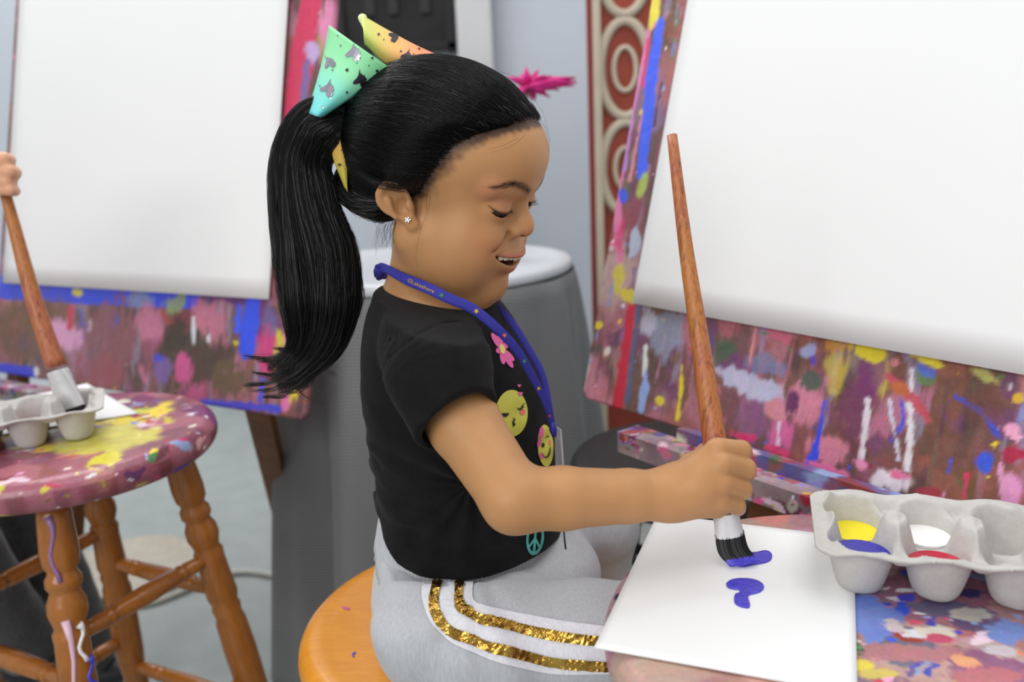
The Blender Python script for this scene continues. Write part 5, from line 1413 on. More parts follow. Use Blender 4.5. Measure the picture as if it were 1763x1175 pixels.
GL, GLB = loop('ribbon_loop', gA, gB, .672, .650, .020, [(140, 222, 158), (150, 230, 176), (128, 222, 204), (104, 206, 214)])
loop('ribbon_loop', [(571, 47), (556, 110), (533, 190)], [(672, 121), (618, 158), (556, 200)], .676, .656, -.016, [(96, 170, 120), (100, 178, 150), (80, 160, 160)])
OL, OLB = loop('ribbon_loop', [(621, 26), (666, 52), (714, 78), (762, 100)], [(629, 76), (668, 112), (706, 114), (744, 106)], .682, .670, .014, [(204, 222, 116), (232, 196, 108), (242, 156, 102), (240, 124, 96)])
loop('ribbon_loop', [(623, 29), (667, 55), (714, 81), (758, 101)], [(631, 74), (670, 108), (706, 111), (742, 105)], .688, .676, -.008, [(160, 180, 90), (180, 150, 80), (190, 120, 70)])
Vr, Fr = tube(spline([W(624, 30, .684), W(626, 40, .680), W(630, 52, .676)], 6), [.0036, .0034, .0026, .0022, .0018, .001], 14)
ro = mesh_obj('ribbon_roll', Vr, Fr, RIB, BOW); color_attr(ro, np.tile(S(216, 232, 170), (len(Vr), 1)))
TL_, TLB = loop('ribbon_tail', [(574, 240), (572, 268), (592, 322)], [(600, 240), (598, 280), (599, 330)], .676, .672, .004, [(206, 150, 74), (200, 178, 70), (176, 172, 60)])
SIL = plain('silver_foil', S(196, 190, 204), .3, .9, var=.15, scale=200); DSL = plain('dark_foil', S(70, 62, 74), .35, .8, var=.2, scale=200)
UNI = [(-.30, -1.55), (-.08, -.72), (.08, -.95), (.22, -.66), (.55, -.72), (.62, -.42), (.90, -.32), (.82, .02), (1.05, .22), (.86, .45), (1.0, .80), (.70, .85), (.62, 1.1), (.18, .92), (.06, .50), (-.25, .58), (-.72, .82), (-.98, .66), (-.86, .30), (-.52, -.12), (-.34, -.55)]
def unicorn(x, y, s, r): c, q = math.cos(r), math.sin(r); return [(x + s * (a * c - b_ * q), y + s * (a * q + b_ * c)) for a, b_ in UNI]
for x, y, s, r, mt in [(609, 91, 13, .25, SIL), (567, 108, 10, -.3, SIL), (620, 137, 12, .15, DSL), (565, 153, 12, .5, SIL)]: poly_on('printed_unicorn', unicorn(x, y, s, r), GLB, mt, GL, .0006, 6)
for x, y, r in [(598, 121, 4), (587, 79, 2.6), (573, 121, 2.6), (641, 100, 3), (649, 122, 4), (635, 113, 1.8), (597, 159, 3), (556, 185, 3), (551, 148, 2.4), (582, 62, 2.2), (553, 98, 2), (615, 109, 1.6), (606, 66, 1.6), (570, 170, 1.6)]: poly_on('printed_star', star(x, y, r), GLB, DSL if x > 590 else SIL, GL, .0006, 6)
for x, y, s, r, mt in [(678, 64, 9, 1.0, DSL), (700, 98, 9, .6, DSL)]: poly_on('printed_unicorn', unicorn(x, y, s, r), OLB, mt, OL, .0013, 6)
for x, y, r in [(651, 61, 3), (690, 90, 2.6), (721, 86, 3), (712, 95, 1.8), (660, 70, 1.6)]: poly_on('printed_star', star(x, y, r), OLB, DSL, OL, .0013, 6)
for x, y, r in [(592, 258, 6), (586, 284, 3.4)]: poly_on('printed_star', star(x, y, r), TLB, DSL, TL_, .0013, 6)
bm = bmesh.new(); box_bm(bm, 0, 0, 0, .020, .004, .006, Matrix.Translation(Vector(W(640, 146, .650))) @ Matrix.Rotation(.55, 4, 'Y'), .001)
clip = bm_obj('hair_clip', bm, plain('black_clip', (.01, .01, .011), .35), BOW)
Vk, Fk = tube([W(639, 152, .645), W(649, 147, .645)], .0007, 6); mesh_obj('clip_pin', Vk, Fk, plain('steel_pin', S(190, 190, 190), .3, 1), clip)
# ================================================================== stools
def stained(name, c0, c1, rough=.35):
    t = NT(name); n1 = t.noise(30, 5, stretch=(1, 6, 1), dist=.6); n2 = t.noise(6, 3)
    r = t.ramp(n1, 0, [(.3, S(*c0)), (.7, S(*c1))]); t.color(t.mix(.3, (r, 0), (t.ramp(n2, 0, [(.3, S(*c0)), (.7, S(*c1))]), 0))); t.set(Roughness=rough)
    t.b.inputs['Coat Weight'].default_value = .35; t.b.inputs['Coat Roughness'].default_value = .15; t.bump(n1, 0, .08, .001); return t.m
ORANGE = stained('honey_varnished_wood', (206, 128, 22), (222, 150, 34)); LEGW = stained('amber_varnished_wood', (142, 82, 24), (172, 106, 36), .3)
SEATP = paint_mat('painted_seat', .3)
LEG_PROF = [(0, .0150), (.04, .0175), (.10, .0195), (.125, .0185), (.135, .0150), (.142, .0150), (.150, .0182), (.165, .0185), (.172, .0155), (.178, .0155), (.195, .0195), (.215, .0200), (.235, .0165), (.243, .0155), (.252, .0185), (.27, .0175), (.30, .0180), (.36, .0195), (.38, .0165), (.39, .0185), (.41, .0165), (.425, .0190), (.50, .0205), (.62, .0195), (.69, .0155), (.70, .0155), (.712, .0182), (.73, .0172), (.745, .0150), (.77, .0180), (.86, .0175), (1, .0125)]
RUNG_PROF = [(0, .0070), (.08, .0085), (.20, .0100), (.215, .0078), (.23, .0105), (.25, .0105), (.265, .0078), (.285, .0105), (.5, .0120), (.715, .0105), (.735, .0078), (.75, .0105), (.77, .0105), (.785, .0078), (.80, .0100), (.92, .0085), (1, .0070)]
def seat_profile(R, th, groove=True):
    p = [(0.0, .0), (0.0, R - .022)]
    for a in np.linspace(-90, 90, 11): p.append(((1 + math.sin(math.radians(a))) / 2, R - .016 + .016 * math.cos(math.radians(a))))
    if groove: p += [(1.0, R - .026), (.985, R - .030), (.985, R - .034), (.975, R - .06)]
    else: p += [(1.0, R - .028), (.998, R - .05)]
    return p
def stool(name, label, cx, cy, top, R, angs, seat_mat, leg_mat, painted=None, th=.034, groove=True, dense=False, rung_z=(.43, .38, .25, .20), drips=()):
    t = thing(name, label, 'stool', (cx, cy, 0))
    prof = seat_profile(R, th, groove); z0 = top - th
    if dense:
        inner = [(prof[-1][0], r) for r in np.linspace(prof[-1][1], .0008, 60)[1:]]
        q = []
        for (a, b), (c, d) in zip(prof[1:-1], prof[2:]):
            for k in range(3): q.append((lerp(a, c, k / 3), lerp(b, d, k / 3)))
        prof = [prof[0]] + q + [prof[-1]] + inner
    else: prof = prof + [(prof[-1][0], .001)]
    prof = [(a, max(r, .0008)) for a, r in prof]
    V, F = lathe(prof, (cx, cy, z0), (cx, cy, top), 380 if dense else 96)
    so = mesh_obj('seat', V, F, seat_mat, t)
    if painted: color_attr(so, painted(np.array(V)))
    L = []
    for a in angs:
        a = math.radians(a); d = np.array([math.cos(a), math.sin(a)])
        p0 = np.array([cx + d[0] * R * .68, cy + d[1] * R * .68, z0 + .002]); p1 = np.array([cx + d[0] * R * 1.22, cy + d[1] * R * 1.22, 0.0]); L.append((p0, p1))
        Vl, Fl = lathe(LEG_PROF, p0, p1, 20); lo = mesh_obj('leg', Vl, Fl, leg_mat, t)
    def at(k, z): p0, p1 = L[k]; return p0 + (p1 - p0) * ((p0[2] - z) / p0[2])
    for k in range(4):
        for z in ((rung_z[0], rung_z[2]) if k % 2 == 0 else (rung_z[1], rung_z[3])):
            Vr, Fr = lathe(RUNG_PROF, at(k, z), at((k + 1) % 4, z), 14); mesh_obj('rung', Vr, Fr, leg_mat, t)
    # paint runs on legs: (leg, z, dz, colour, side px)
    for k, za, zb_, col, w in drips:
        pts = []
        for i in range(8):
            z = lerp(za, zb_, i / 7); p = at(k, z); r = np.interp((L[k][0][2] - z) / L[k][0][2], [a for a, _ in LEG_PROF], [b for _, b in LEG_PROF]); to = _C0 - p; to[2] = 0; to /= np.linalg.norm(to); sd = np.array([to[1], -to[0], 0])
            off = w + .003 * math.sin(i * 1.1); pts.append(p + to * math.sqrt(max(r * r - off * off, 1e-6)) - sd * off)
        Vd, Fd = tube(pts, [.0045, .003, .0022, .002, .0022, .002, .0022, .003], 8); mesh_obj('paint_run', Vd, Fd, plain('paint_run', S(*col), .3), t)
    return t
LSC = (-.527, .938); RSC = (.2195, .4822); GSC = (-.0458, .7238); STZ = .620
def paintL(P):
    up = P[:, 2] > STZ - .012
    C = paint3d(P, 41, [(140, 78, 92), (166, 100, 116)], [([(150, 84, 96), (130, 66, 84), (176, 110, 124)], 60, (.015, .04), (1, 2)), ([(206, 196, 70), (196, 196, 84), (222, 206, 60)], 26, (.008, .02), (1.2, 3)), ([(206, 150, 160), (226, 206, 214), (120, 50, 66), (190, 60, 90)], 90, (.003, .008), (1.5, 4)), (PAL_ALL, 150, (.002, .007), (1, 3)), ([(236, 226, 232), (214, 70, 110), (206, 196, 70), (240, 236, 238)], 170, (.0012, .003), (3, 9)), (PAL_VIV, 300, (.001, .0028), (1, 4))])
    r = np.hypot(P[:, 0] - LSC[0], P[:, 1] - LSC[1]); n = vnoise(P * 60, 1, 3)
    g = np.exp(-(((P[:, 0] - LSC[0] - .06) / .075) ** 2 + ((P[:, 1] - LSC[1] + .035) / .055) ** 2)) * up
    m = sst(.42, .62, g * (.6 + .9 * n))[:, None]; C = lerp(C, S(206, 200, 84) * (0.8 + .4 * n[:, None]), m * .85)
    side = ((~up) * sst(.45, .6, vnoise(P * np.array([40, 40, 8]), 1, 2)))[:, None]; C = lerp(C, S(104, 44, 46), side * .6)
    return C
stool('stool', 'paint-splattered stool at the left with yellow smears on its round seat', *LSC, STZ, .168, (-72, 18, 108, 198), SEATP, LEGW, paintL, dense=True, groove=False, th=.036,
      drips=[(0, .46, .30, (226, 186, 206), -.004), (0, .45, .41, (240, 238, 240), .008), (0, .57, .50, (150, 110, 160), -.006), (0, .41, .38, (70, 70, 200), .013)])
def paintR(P):
    up = P[:, 2] > STZ - .012
    C = paint3d(P, 77, [(150, 110, 116), (170, 128, 132)], [([(176, 110, 120), (150, 100, 120), (196, 150, 150), (170, 120, 110), (120, 100, 120)], 80, (.012, .035), (1, 2.2)), (PAL_ALL, 190, (.002, .007), (1, 3)), ([(226, 216, 222), (120, 70, 140), (206, 90, 110), (70, 70, 180)], 150, (.0012, .003), (3, 9)), (PAL_VIV + [(210, 205, 195), (60, 50, 90)], 260, (.001, .003), (1, 4))])
    n = vnoise(P * 70, 1, 3)
    # real patches of paint on this seat, given by where they sit on it
    for x, y, rx, ry, col in [(1500, 1065, 60, 36, (112, 134, 206)), (1475, 1035, 40, 14, (100, 124, 206)), (1600, 1090, 56, 16, (212, 204, 190)), (1540, 1080, 24, 14, (200, 186, 190)), (1735, 1085, 46, 30, (118, 140, 206)), (1610, 1045, 60, 14, (96, 88, 120)), (1680, 1060, 40, 14, (190, 184, 176)), (1610, 1100, 34, 9, (196, 80, 110)), (1570, 1125, 90, 18, (176, 120, 124)), (1480, 1145, 22, 10, (224, 200, 70)), (1520, 1160, 40, 8, (206, 186, 90)), (1660, 1140, 26, 12, (226, 160, 120)), (1720, 1120, 30, 10, (200, 190, 196)), (1700, 1165, 70, 18, (186, 110, 120)), (1650, 1020, 50, 9, (60, 56, 110)), (1560, 1030, 20, 9, (70, 70, 190))]:
        c0 = WZ(x, y, STZ); sx = abs(WZ(x + rx, y, STZ)[0] - c0[0]); sy = abs(WZ(x, y - ry, STZ)[1] - c0[1])
        q = np.hypot((P[:, 0] - c0[0]) / sx, (P[:, 1] - c0[1]) / sy) + 1.5 * (n - .5) + .5 * (vnoise(P * 260, 1, 2) - .5); C = lerp(C, S(*col) * (.9 + .2 * n[:, None]), ((1 - sst(.8, 1.0, q)) * up)[:, None])
    return C
stool('stool', 'paint-splattered stool at the right under the sheet being painted', *RSC, STZ, .168, (85, 175, 265, 355), SEATP, LEGW, paintR, dense=True, groove=False, th=.036)
GS = stool('stool', 'clean honey-coloured wooden stool the girl sits on', *GSC, .487, .168, (40, 130, 220, 310), ORANGE, LEGW, None, th=.036, rung_z=(.30, .26, .17, .13))
GB = bvh_of([c for c in GS.children if c.name.startswith('seat')][0])
for poly, col in (([(606, 1126), (612, 1123), (613, 1126), (609, 1129), (611, 1133), (607, 1133)], (70, 60, 190)), ([(588, 1045), (603, 1048), (602, 1052), (592, 1050)], (200, 80, 140))):
    poly_on('paint_fleck', poly, GB, plain('fleck', S(*col), .5), GS, .0006)
# black stool beyond the easel ledge
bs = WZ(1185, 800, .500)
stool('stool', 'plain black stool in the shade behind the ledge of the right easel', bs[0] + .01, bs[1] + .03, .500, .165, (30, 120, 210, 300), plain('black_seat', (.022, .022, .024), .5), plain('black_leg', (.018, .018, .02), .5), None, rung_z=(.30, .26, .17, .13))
# ================================================================== sheets, egg cartons, paint, brushes
def flat_sheet(name, corners, z, label, curl=None):
    """corners: near-left, far-left, far-right, near-right (x, y)"""
    a, b_, c, d = [np.array(p, float) for p in corners]; n = 28; V = []
    for i in range(n + 1):
        for j in range(n + 1):
            s, t = i / n, j / n; p = (a * (1 - s) + d * s) * (1 - t) + (b_ * (1 - s) + c * s) * t
            V.append((p[0], p[1], z + (curl(s, t) if curl else 0)))
    F = [(i * (n + 1) + j, (i + 1) * (n + 1) + j, (i + 1) * (n + 1) + j + 1, i * (n + 1) + j + 1) for i in range(n) for j in range(n)]
    o = mesh_obj(name, V, F, PAPER); md = o.modifiers.new('solid', 'SOLIDIFY'); md.thickness = .0008; md.offset = 1; return tag(o, label, 'paper')
SH_Z = STZ + .0012
BLc = WZ(1023, 1117, SH_Z)[:2]; e_v = np.array([.365, .931]); e_u = np.array([.931, -.365])
shr = flat_sheet('painting_sheet', [BLc, BLc + e_v * .197, BLc + e_v * .197 + e_u * .151, BLc + e_u * .151], SH_Z, 'white sheet with two blue strokes lying on the right stool')
SHR_BVH = bvh_of(shr)
def blue_mat():
    t = NT('wet_blue_paint'); nz = t.noise(160, 4, stretch=(1, 4, 1)); t.color((t.ramp(nz, 0, [(.3, S(52, 40, 176)), (.7, S(84, 78, 206))]), 0)); t.set(Roughness=.22); t.bump(nz, 0, .5, .0015); return t.m
BLUE = blue_mat()
def stroke_print(poly, name='paint_stroke', th=.0012):
    poly = [tuple(p) for p in resample(list(poly) + [poly[0]], 60)[:-1]]
    o = poly_on(name, poly, SHR_BVH, BLUE, shr, .0014, 3.0)
    md = o.modifiers.new('solid', 'SOLIDIFY'); md.thickness = th; md.offset = 0; return o
stroke_print([(1252, 960), (1262, 972), (1276, 979), (1296, 976), (1318, 972), (1328, 966), (1328, 957), (1318, 952), (1300, 955), (1284, 954), (1268, 952), (1256, 954)])
stroke_print([(1250, 1009), (1258, 1003), (1275, 1000), (1298, 1002), (1312, 1009), (1315, 1017), (1306, 1024), (1290, 1028), (1288, 1034), (1291, 1049), (1278, 1049), (1265, 1042), (1265, 1028), (1272, 1026), (1276, 1032), (1279, 1030), (1274, 1020), (1262, 1018), (1253, 1015)])
# ---------------- egg cartons
def pulp_mat():
    t = NT('grey_pulp'); n1 = t.noise(120, 6, .7); n2 = t.noise(18, 4)
    t.color(t.mix(.4, (t.ramp(n1, 0, [(.3, S(176, 174, 170)), (.7, S(198, 196, 192))]), 0), (t.ramp(n2, 0, [(.3, S(182, 180, 176)), (.7, S(200, 198, 194))]), 0))); t.set(Roughness=.95); t.bump(n1, 0, .6, .0015); return t.m
PULP = pulp_mat()
def carton(label, ox, oy, z0, rz, scale=1.0, pitch=.0475, lipw=.0075, fillers=(), group=None):
    t = thing('egg_carton', label, 'egg carton', (ox, oy, z0), None, rz)
    n = 150; px_, py_ = 3 * pitch, 2 * pitch; hx, hy = px_ / 2 + lipw, py_ / 2 + lipw * .8
    xs = np.linspace(-hx, hx, 170); ys = np.linspace(-hy, hy, 118); X, Y = np.meshgrid(xs, ys)
    H = np.full(X.shape, .046)
    for i in range(3):
        for j in range(2):
            r = np.hypot(X - (i - 1) * pitch, Y - (j - .5) * pitch)
            h = .0012 + .041 * sst(.0115, .0262, r) ** .85 + .004 * sst(.0262, .034, r)
            H = np.minimum(H, h)
    # rim: flange that dips between the cups
    e2 = np.maximum(np.maximum(np.abs(X) - (px_ / 2 - .011), 0), np.maximum(np.abs(Y) - (py_ / 2 - .011), 0)); H = np.minimum(H, lerp(.046, .0355, sst(0, .008, e2)))
    ex = np.maximum(np.abs(X) - (px_ / 2 - .003), 0); ey = np.maximum(np.abs(Y) - (py_ / 2 - .003), 0); edge = np.maximum(ex, ey)
    rimz = .036 + .0012 * np.cos(X * 2 * math.pi / pitch)
    w = sst(.0, .006, edge); H = np.where(edge > 0, lerp(np.minimum(H, rimz), rimz, w), np.minimum(H, .046))
    # V shaped cut in the walls between cups of one pair
    for i in range(3):
        q = np.abs(X - (i - 1) * pitch); wv = (1 - sst(.007, .018, q)) * (1 - sst(.007, .015, np.abs(Y))); H = np.minimum(H, lerp(H, .016, wv))
    for xr_ in (-pitch / 2, pitch / 2):
        wv = (1 - sst(.002, .016, np.abs(X - xr_))) * sst(.014, .030, np.abs(Y)) * (1 - sst(.040, .047, np.abs(Y))); H = np.minimum(H, lerp(H, .027, wv))
    pn = vnoise(np.stack([X, Y, X * 0 + ox], -1) * 90, 1, 3) - .5
    H = H + .0012 * pn
    ok = (np.hypot(np.maximum(np.abs(X) - hx + .016, 0), np.maximum(np.abs(Y) - hy + .016, 0)) < .0158 + .0008 * pn)
    idx = -np.ones(X.shape, int); idx[ok] = np.arange(ok.sum()); V = np.stack([X[ok] * scale, Y[ok] * scale, H[ok] * scale], 1)
    q = np.stack([idx[:-1, :-1], idx[:-1, 1:], idx[1:, 1:], idx[1:, :-1]], -1).reshape(-1, 4); q = q[(q >= 0).all(1)]
    o = np_mesh('tray', V, q, PULP); o.parent = t
    md = o.modifiers.new('solid', 'SOLIDIFY'); md.thickness = .0020; md.offset = -1
    c, s = math.cos(rz), math.sin(rz)
    for i, j, zf, nm, lab, rgb in fillers:
        _q = np.linspace(.0115, .0262, 200); _h = .0012 + .041 * sst(.0115, .0262, _q) ** .85; rr = float(np.interp(zf, _h, _q))
        lx, ly = (i - 1) * pitch * scale, (j - .5) * pitch * scale; wx, wy = ox + lx * c - ly * s, oy + lx * s + ly * c
        Vp, Fp = lathe([(0, .010), (.5, lerp(.0115, rr, .62)), (1, rr * scale), (1, .001)], (wx, wy, z0 + .0026), (wx, wy, z0 + zf * scale), 36)
        po = mesh_obj(nm, Vp, Fp, plain(nm, S(*rgb), .18, var=.03), smooth=False); tag(po, lab, 'paint')
    return t
CR = WZ(1604, 926, STZ + .03); rzR = math.radians(-17)
carton('grey six-cup egg carton holding four paints on the right stool', CR[0], CR[1], STZ + .002, rzR, 1.0, fillers=[
    (0, 1, .017, 'yellow_paint', 'yellow paint in the back left cup of the right egg carton', (240, 222, 20)), (1, 1, .018, 'white_paint', 'white paint in the back middle cup of the right egg carton', (242, 242, 240)),
    (0, 0, .024, 'blue_paint', 'dark blue paint in the front left cup of the right egg carton', (44, 36, 160)), (1, 0, .021, 'red_paint', 'red paint in the front middle cup of the right egg carton', (192, 44, 70))])
bt = WZ(128, 716, STZ + .014); rzL = math.radians(24)
CLo = bt[:2] - .5 * .0475 * np.array([-math.sin(rzL), math.cos(rzL)]) - .90 * .0475 * np.array([math.cos(rzL), math.sin(rzL)])
carton('grey egg carton on the left stool with a brush standing in it', CLo[0], CLo[1], STZ + .002, rzL, 1.0, fillers=[(1, 1, .012, 'red_paint', 'red paint in a cup of the left egg carton', (196, 50, 76)), (2, 1, .010, 'blue_paint', 'dark blue paint under the brush in the left egg carton', (34, 30, 96))])
sl = [WZ(-60, 760, STZ + .0012)[:2], WZ(-60, 708, STZ + .0012)[:2], WZ(150, 661, STZ + .0012)[:2], WZ(238, 713, STZ + .0012)[:2]]
flat_sheet('painting_sheet', [sl[0], sl[1], sl[2], sl[3]], STZ + .0012, 'white sheet under the egg carton on the left stool')
# ---------------- brushes
def brush_wood():
    t = NT('worn_red_brush_wood'); n1 = t.noise(240, 5, stretch=(1, 1, .05), coord='Object', dist=.3); n2 = t.noise(9, 3, stretch=(1, 1, .5))
    r = t.ramp(n1, 0, [(.34, S(96, 48, 26)), (.45, S(172, 108, 50)), (.53, S(190, 124, 62)), (.60, S(150, 78, 48)), (.70, S(150, 64, 64))]); r2 = t.ramp(n2, 0, [(.42, S(176, 110, 50)), (.56, S(166, 80, 78))])
    t.color(t.mix(.45, (r, 0), (r2, 0))); t.set(Roughness=.45); t.bump(n1, 0, .25, .001); return t.m
BWOOD = brush_wood(); STEEL = plain('brushed_ferrule', S(226, 225, 226), .30, .45, var=.05, scale=50); BRIS = plain('black_bristle', (.014, .014, .016), .6)
def brush(label, path, rads, fa, fb, fw, bristle, bw, blue_from, cat='brush'):
    """path: handle points top to bottom (world); ferrule fa-fb; bristle end points list"""
    t = thing('paintbrush', label, cat, tuple(path[-1]))
    P_ = spline(path, 30); rr = np.interp(np.linspace(0, len(path) - 1, 30), range(len(path)), rads)
    V, F = tube(P_, list(rr), 20); mesh_obj('handle', V, F, BWOOD, t)
    ax = (fb - fa) / np.linalg.norm(fb - fa); wide = np.cross(ax, _FW); wide /= np.linalg.norm(wide); thin = np.cross(ax, wide)
    V, F = [], []; N = 28; M = 14
    for i in range(M):
        s = i / (M - 1); c = lerp(fa, fb, s); a = lerp(rads[-1] * 1.04, fw, s ** .8); b_ = lerp(rads[-1] * 1.04, fw * .42, s ** .8)
        if i in (1, 3): a *= 1.04; b_ *= 1.04
        for k in range(N):
            w = 2 * math.pi * k / N; V.append(c + wide * a * math.cos(w) + thin * b_ * math.sin(w))
    for i in range(M - 1):
        for k in range(N): k2 = (k + 1) % N; F.append((i * N + k, i * N + k2, (i + 1) * N + k2, (i + 1) * N + k))
    mesh_obj('ferrule', V, F, STEEL, t)
    # bristles: a soft core and single hairs
    B = spline([fb - ax * .004] + list(bristle), 12); V, F = [], []
    for i, c in enumerate(B):
        s = i / 11; a = lerp(fw * .96, bw, s); b_ = fw * .38 * (1 - .55 * s)
        for k in range(N):
            w = 2 * math.pi * k / N; V.append(c + wide * a * math.cos(w) + thin * b_ * math.sin(w))
    for i in range(11):
        for k in range(N): k2 = (k + 1) % N; F.append((i * N + k, i * N + k2, (i + 1) * N + k2, (i + 1) * N + k))
    F.append(tuple(range(11 * N, 12 * N)))
    o = mesh_obj('bristles', V, F, [BRIS, BLUE], t); o['label'] = 'black bristles with a wet blue tip' if blue_from < 1 else 'black bristles'
    for p in o.data.polygons:
        if p.index < 11 * N and p.index // N >= blue_from * 11: p.material_index = 1
    if blue_from >= 1: pass
    o.data.polygons[len(o.data.polygons) - 1].material_index = 1
    k = 260; w = rng.uniform(0, 2 * math.pi, k); q = np.sqrt(rng.uniform(.5, 1.1, k)); Pb = np.zeros((k, 12, 3)); Lb = rng.uniform(.62, .82 if blue_from < 1 else 1, k) 
    for j in range(12):
        f = np.clip(j / 11 * Lb * 11, 0, 10.999); i = f.astype(int); u = (f - i)[:, None]; s = f / 11
        c = B[i] * (1 - u) + B[i + 1] * u; a = lerp(fw * .96, bw, s); b_ = fw * .38 * (1 - .55 * s)
        Pb[:, j] = c + wide * (a * np.cos(w) * q)[:, None] + thin * (b_ * np.sin(w) * q * 1.06)[:, None]
    hair = bpy.data.objects; so = strands('bristle_hairs', Pb, np.full((k, 12), .00016), o, STRAND); return t
tipz = SH_Z + .0028
tip = WZ(1272, 972, tipz); fbp = WZ(1258, 928, SH_Z + .030)
d_hand = .6155
dfb = (fbp - _C0) @ _FW
HB = [W(1157, 233, .655), W(1180, 420, .645), W(1207, 600, .634), W(1228, 745, .624), W(1243, 850, .6165)]
fa_ = W(1249, 884, .6145)
fb_ = W(1257, 926, .6138)
brush('big paintbrush in the fist of the girl, its tip wet with blue paint', HB, [.0040, .0055, .0072, .0088, .0086], fa_, fb_, .0108, [lerp(fb_, tip, .55) + np.array([-.001, 0, .001]), tip + np.array([.004, -.002, .001])], .0112, .64)
d2 = .985
dt = (bt - _C0) @ _FW
HB2 = [W(-38, 190, dt - .02), W(6, 322, dt - .015), W(55, 505, dt - .008), W(97, 632, dt - .004)]
brush('paintbrush with a long wooden handle standing in the left egg carton', HB2, [.0040, .0056, .0092, .0112], W(99, 638, dt - .004), W(123, 703, dt), .0165, [lerp(W(123, 703, dt), bt, .6), bt], .0150, 1.0)
# ================================================================== second child, mostly beyond the left edge of the frame
K2 = thing('person', 'child at the left edge in dark trousers holding the brush in the left carton', 'person', (-1.18, 1.08, .49))
bh = HB2[1]                       # where the brush leaves the fist
hc = W(-16, 300, dt - .012)
WR2 = hc + np.array([-.060, .015, -.004]); EL2 = np.array([-.92, 1.02, .72]); S2 = np.array([-1.08, .98, .86]); S2L = np.array([-1.08, 1.20, .86])
C2 = np.array([-1.13, 1.09, .80]); P2 = np.array([-1.15, 1.09, .53]); H2 = np.array([-1.10, 1.09, 1.02])
KN2 = np.array([-.80, 1.06, .50]); AN2 = W(45, 1110, 1.30); KN2L = np.array([-.80, 1.24, .50]); AN2L = W(150, 1120, 1.42)
FNG = []
for (x, y), r in (((10, 276), .0082), ((19, 298), .0086), ((14, 315), .0074), ((21, 329), .0062)):
    FNG.append(([W(-26, y - 2, dt - .035), W(x - 3, y - 1, dt - .040), W(x + 4, y, dt - .024), W(x - 4, y + 2, dt - .006)], [r, r, r * .95, r * .85]))
def child_sdf(P):
    d = d_chain(P, [C2 + [0, 0, .02], P2], [.066, .072], .03)
    d = smin(d, d_cap(P, S2, S2L, .036), .04)
    for a, b_, c in ((S2, EL2, WR2), (S2L, np.array([-.95, 1.26, .68]), np.array([-.82, 1.2, .60]))):
        d = smin(d, d_chain(P, [a, b_, c], [.036, .026, .019], .01), .02)
    d = smin(d, d_cap(P, WR2, hc + [-.022, .004, 0], .019, .018), .01)
    d = smin(d, d_cap(P, np.array([-.82, 1.2, .60]), np.array([-.77, 1.19, .58]), .018, .014), .01)
    for h, k, a in ((P2 + [0, -.05, 0], KN2, AN2), (P2 + [0, .05, 0], KN2L, AN2L)):
        d = smin(d, d_chain(P, [h, k, a], [.056, .042, .028], .01), .02)
    d = smin(d, d_cap(P, C2, H2 - [0, 0, .03], .042, .038), .03)
    hd = d_ell(P, H2 + [-.005, 0, .035], (.085, .068, .085)); hd = smin(hd, d_ell(P, H2 + [.022, 0, -.025], (.055, .05, .06)), .03); hd = smin(hd, d_sph(P, H2 + [.082, 0, -.012], .010), .012)
    for s_ in (-1, 1):
        hd = smin(hd, d_ell(P, H2 + [-.005, .068 * s_, -.01], (.012, .006, .02)), .004); hd = smax(hd, -d_sph(P, H2 + [.080, .026 * s_, .01], .009), .01)
    hd = smax(hd, -d_cap(P, H2 + [.080, -.018, -.045], H2 + [.080, .018, -.045], .004), .005)
    d = smin(d, hd, .015)
    d = smin(d, d_cap(P, hc + [-.022, .004, 0], (FNG[0][0][0] + FNG[3][0][0]) / 2, .019, .016), .01)
    for pts, r in FNG: d = smin(d, d_cap(P, hc + [-.012, 0, 0], pts[0], .012, r[0]), .004)
    for pts, r in FNG: d = smin(d, d_chain(P, pts, r, .002), .0010)
    d = smin(d, d_chain(P, [hc + [-.03, 0, .01], W(-14, 285, dt + .006), W(4, 282, dt + .010)], [.012, .010, .008], .004), .004)
    return d
V, Q = snet(child_sdf, (-1.32, .84, .08), (-.50, 1.46, 1.20), .0026, B=10)
bo = np_mesh('body', V, Q, SKIN_M, K2); color_attr(bo, np.tile(S(214, 160, 128), (len(V), 1)) * (.94 + .12 * vnoise(V, 60, 3)[:, None]))
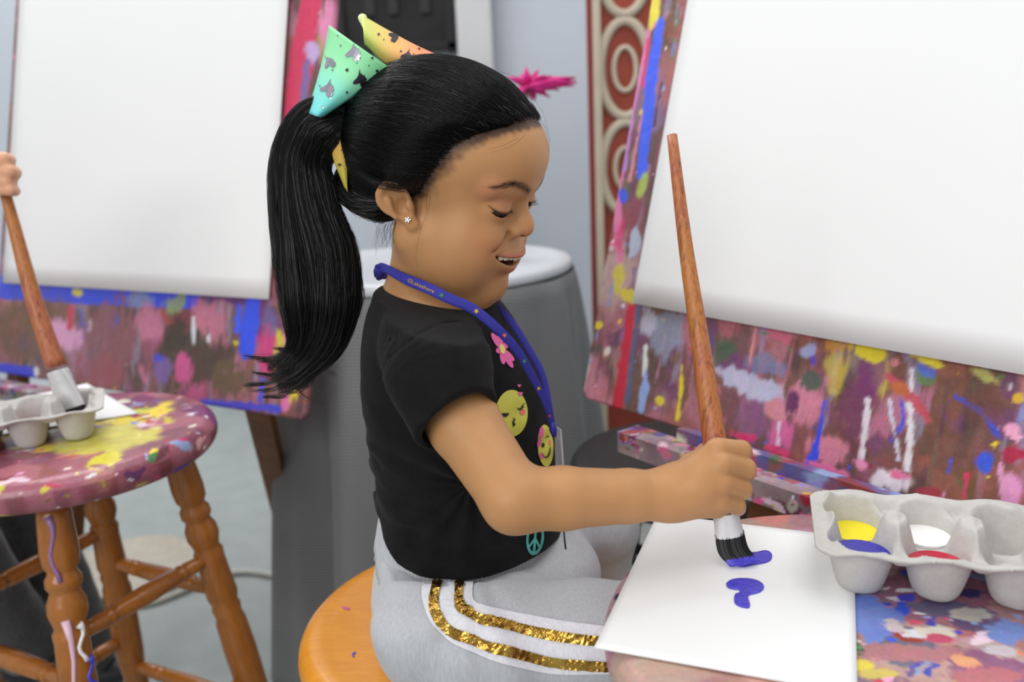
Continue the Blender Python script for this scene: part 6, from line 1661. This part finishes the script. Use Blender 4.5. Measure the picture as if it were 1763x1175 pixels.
for s_ in (-1, 1):
    bm = bmesh.new(); bmesh.ops.create_uvsphere(bm, u_segments=16, v_segments=10, radius=.0085, matrix=Matrix.Translation(Vector(H2 + [.0705, .026 * s_, .01]))); bm_obj('eye', bm, plain('dark_eye', (.02, .012, .008), .15), K2, smooth=True)
def top_sdf(P):
    d = d_chain(P, [C2 + [0, 0, .02], P2 + [0, 0, .02]], [.076, .088], .03); d = smin(d, d_cap(P, S2, S2L, .046), .04)
    d = smin(d, d_cap(P, S2, lerp(S2, EL2, .6), .046, .040), .02); d = smin(d, d_cap(P, S2L, lerp(S2L, np.array([-.95, 1.26, .68]), .6), .046, .040), .02)
    return smax(smax(d, P[..., 2] - .905, .004), .50 - P[..., 2], .004)
V, Q = snet(top_sdf, (-1.32, .86, .46), (-.84, 1.38, .96), .006, B=8); np_mesh('shirt', V, Q, plain('blue_cotton', S(86, 104, 140), .9), K2)
def leg_sdf(P):
    d = d_ell(P, P2 + [.0, 0, .0], (.10, .12, .07))
    for h, k, a in ((P2 + [0, -.05, 0], KN2, AN2), (P2 + [0, .05, 0], KN2L, AN2L)): d = smin(d, d_chain(P, [h, k, a], [.064, .054, .046], .01), .03)
    return d - .006 * (vnoise(P, 26, 2) - .5)
V, Q = snet(leg_sdf, (-1.34, .90, .06), (-.56, 1.60, .66), .005, B=8); np_mesh('trousers', V, Q, fleece('charcoal_fleece', S(44, 44, 46), S(78, 78, 80)), K2)
for a in (AN2, AN2L):
    V, Q = snet(shoe_sdf_at(a + np.array([.0, 0, -.01])), a - [.08, .05, .10], a + [.11, .05, .05], .004, B=8); np_mesh('shoe', V, Q, plain('black_shoe', (.012, .012, .016), .5), K2)
def cap2(P):
    d = d_ell(P, H2 + [-.012, 0, .042], (.088, .076, .088)); return smax(d, (P[..., 0] - H2[0] - .045) * .8 - (P[..., 2] - H2[2] - .045) * .8, .01)
V, Q = snet(cap2, H2 - .14, H2 + .14, .005, B=8); np_mesh('hair', V, Q, HBASE, K2)
# stool the second child sits on
stool('stool', 'plain stool beyond the left edge under the second child', P2[0], P2[1], .455, .16, (45, 135, 225, 315), ORANGE, LEGW, None, rung_z=(.30, .26, .17, .13))
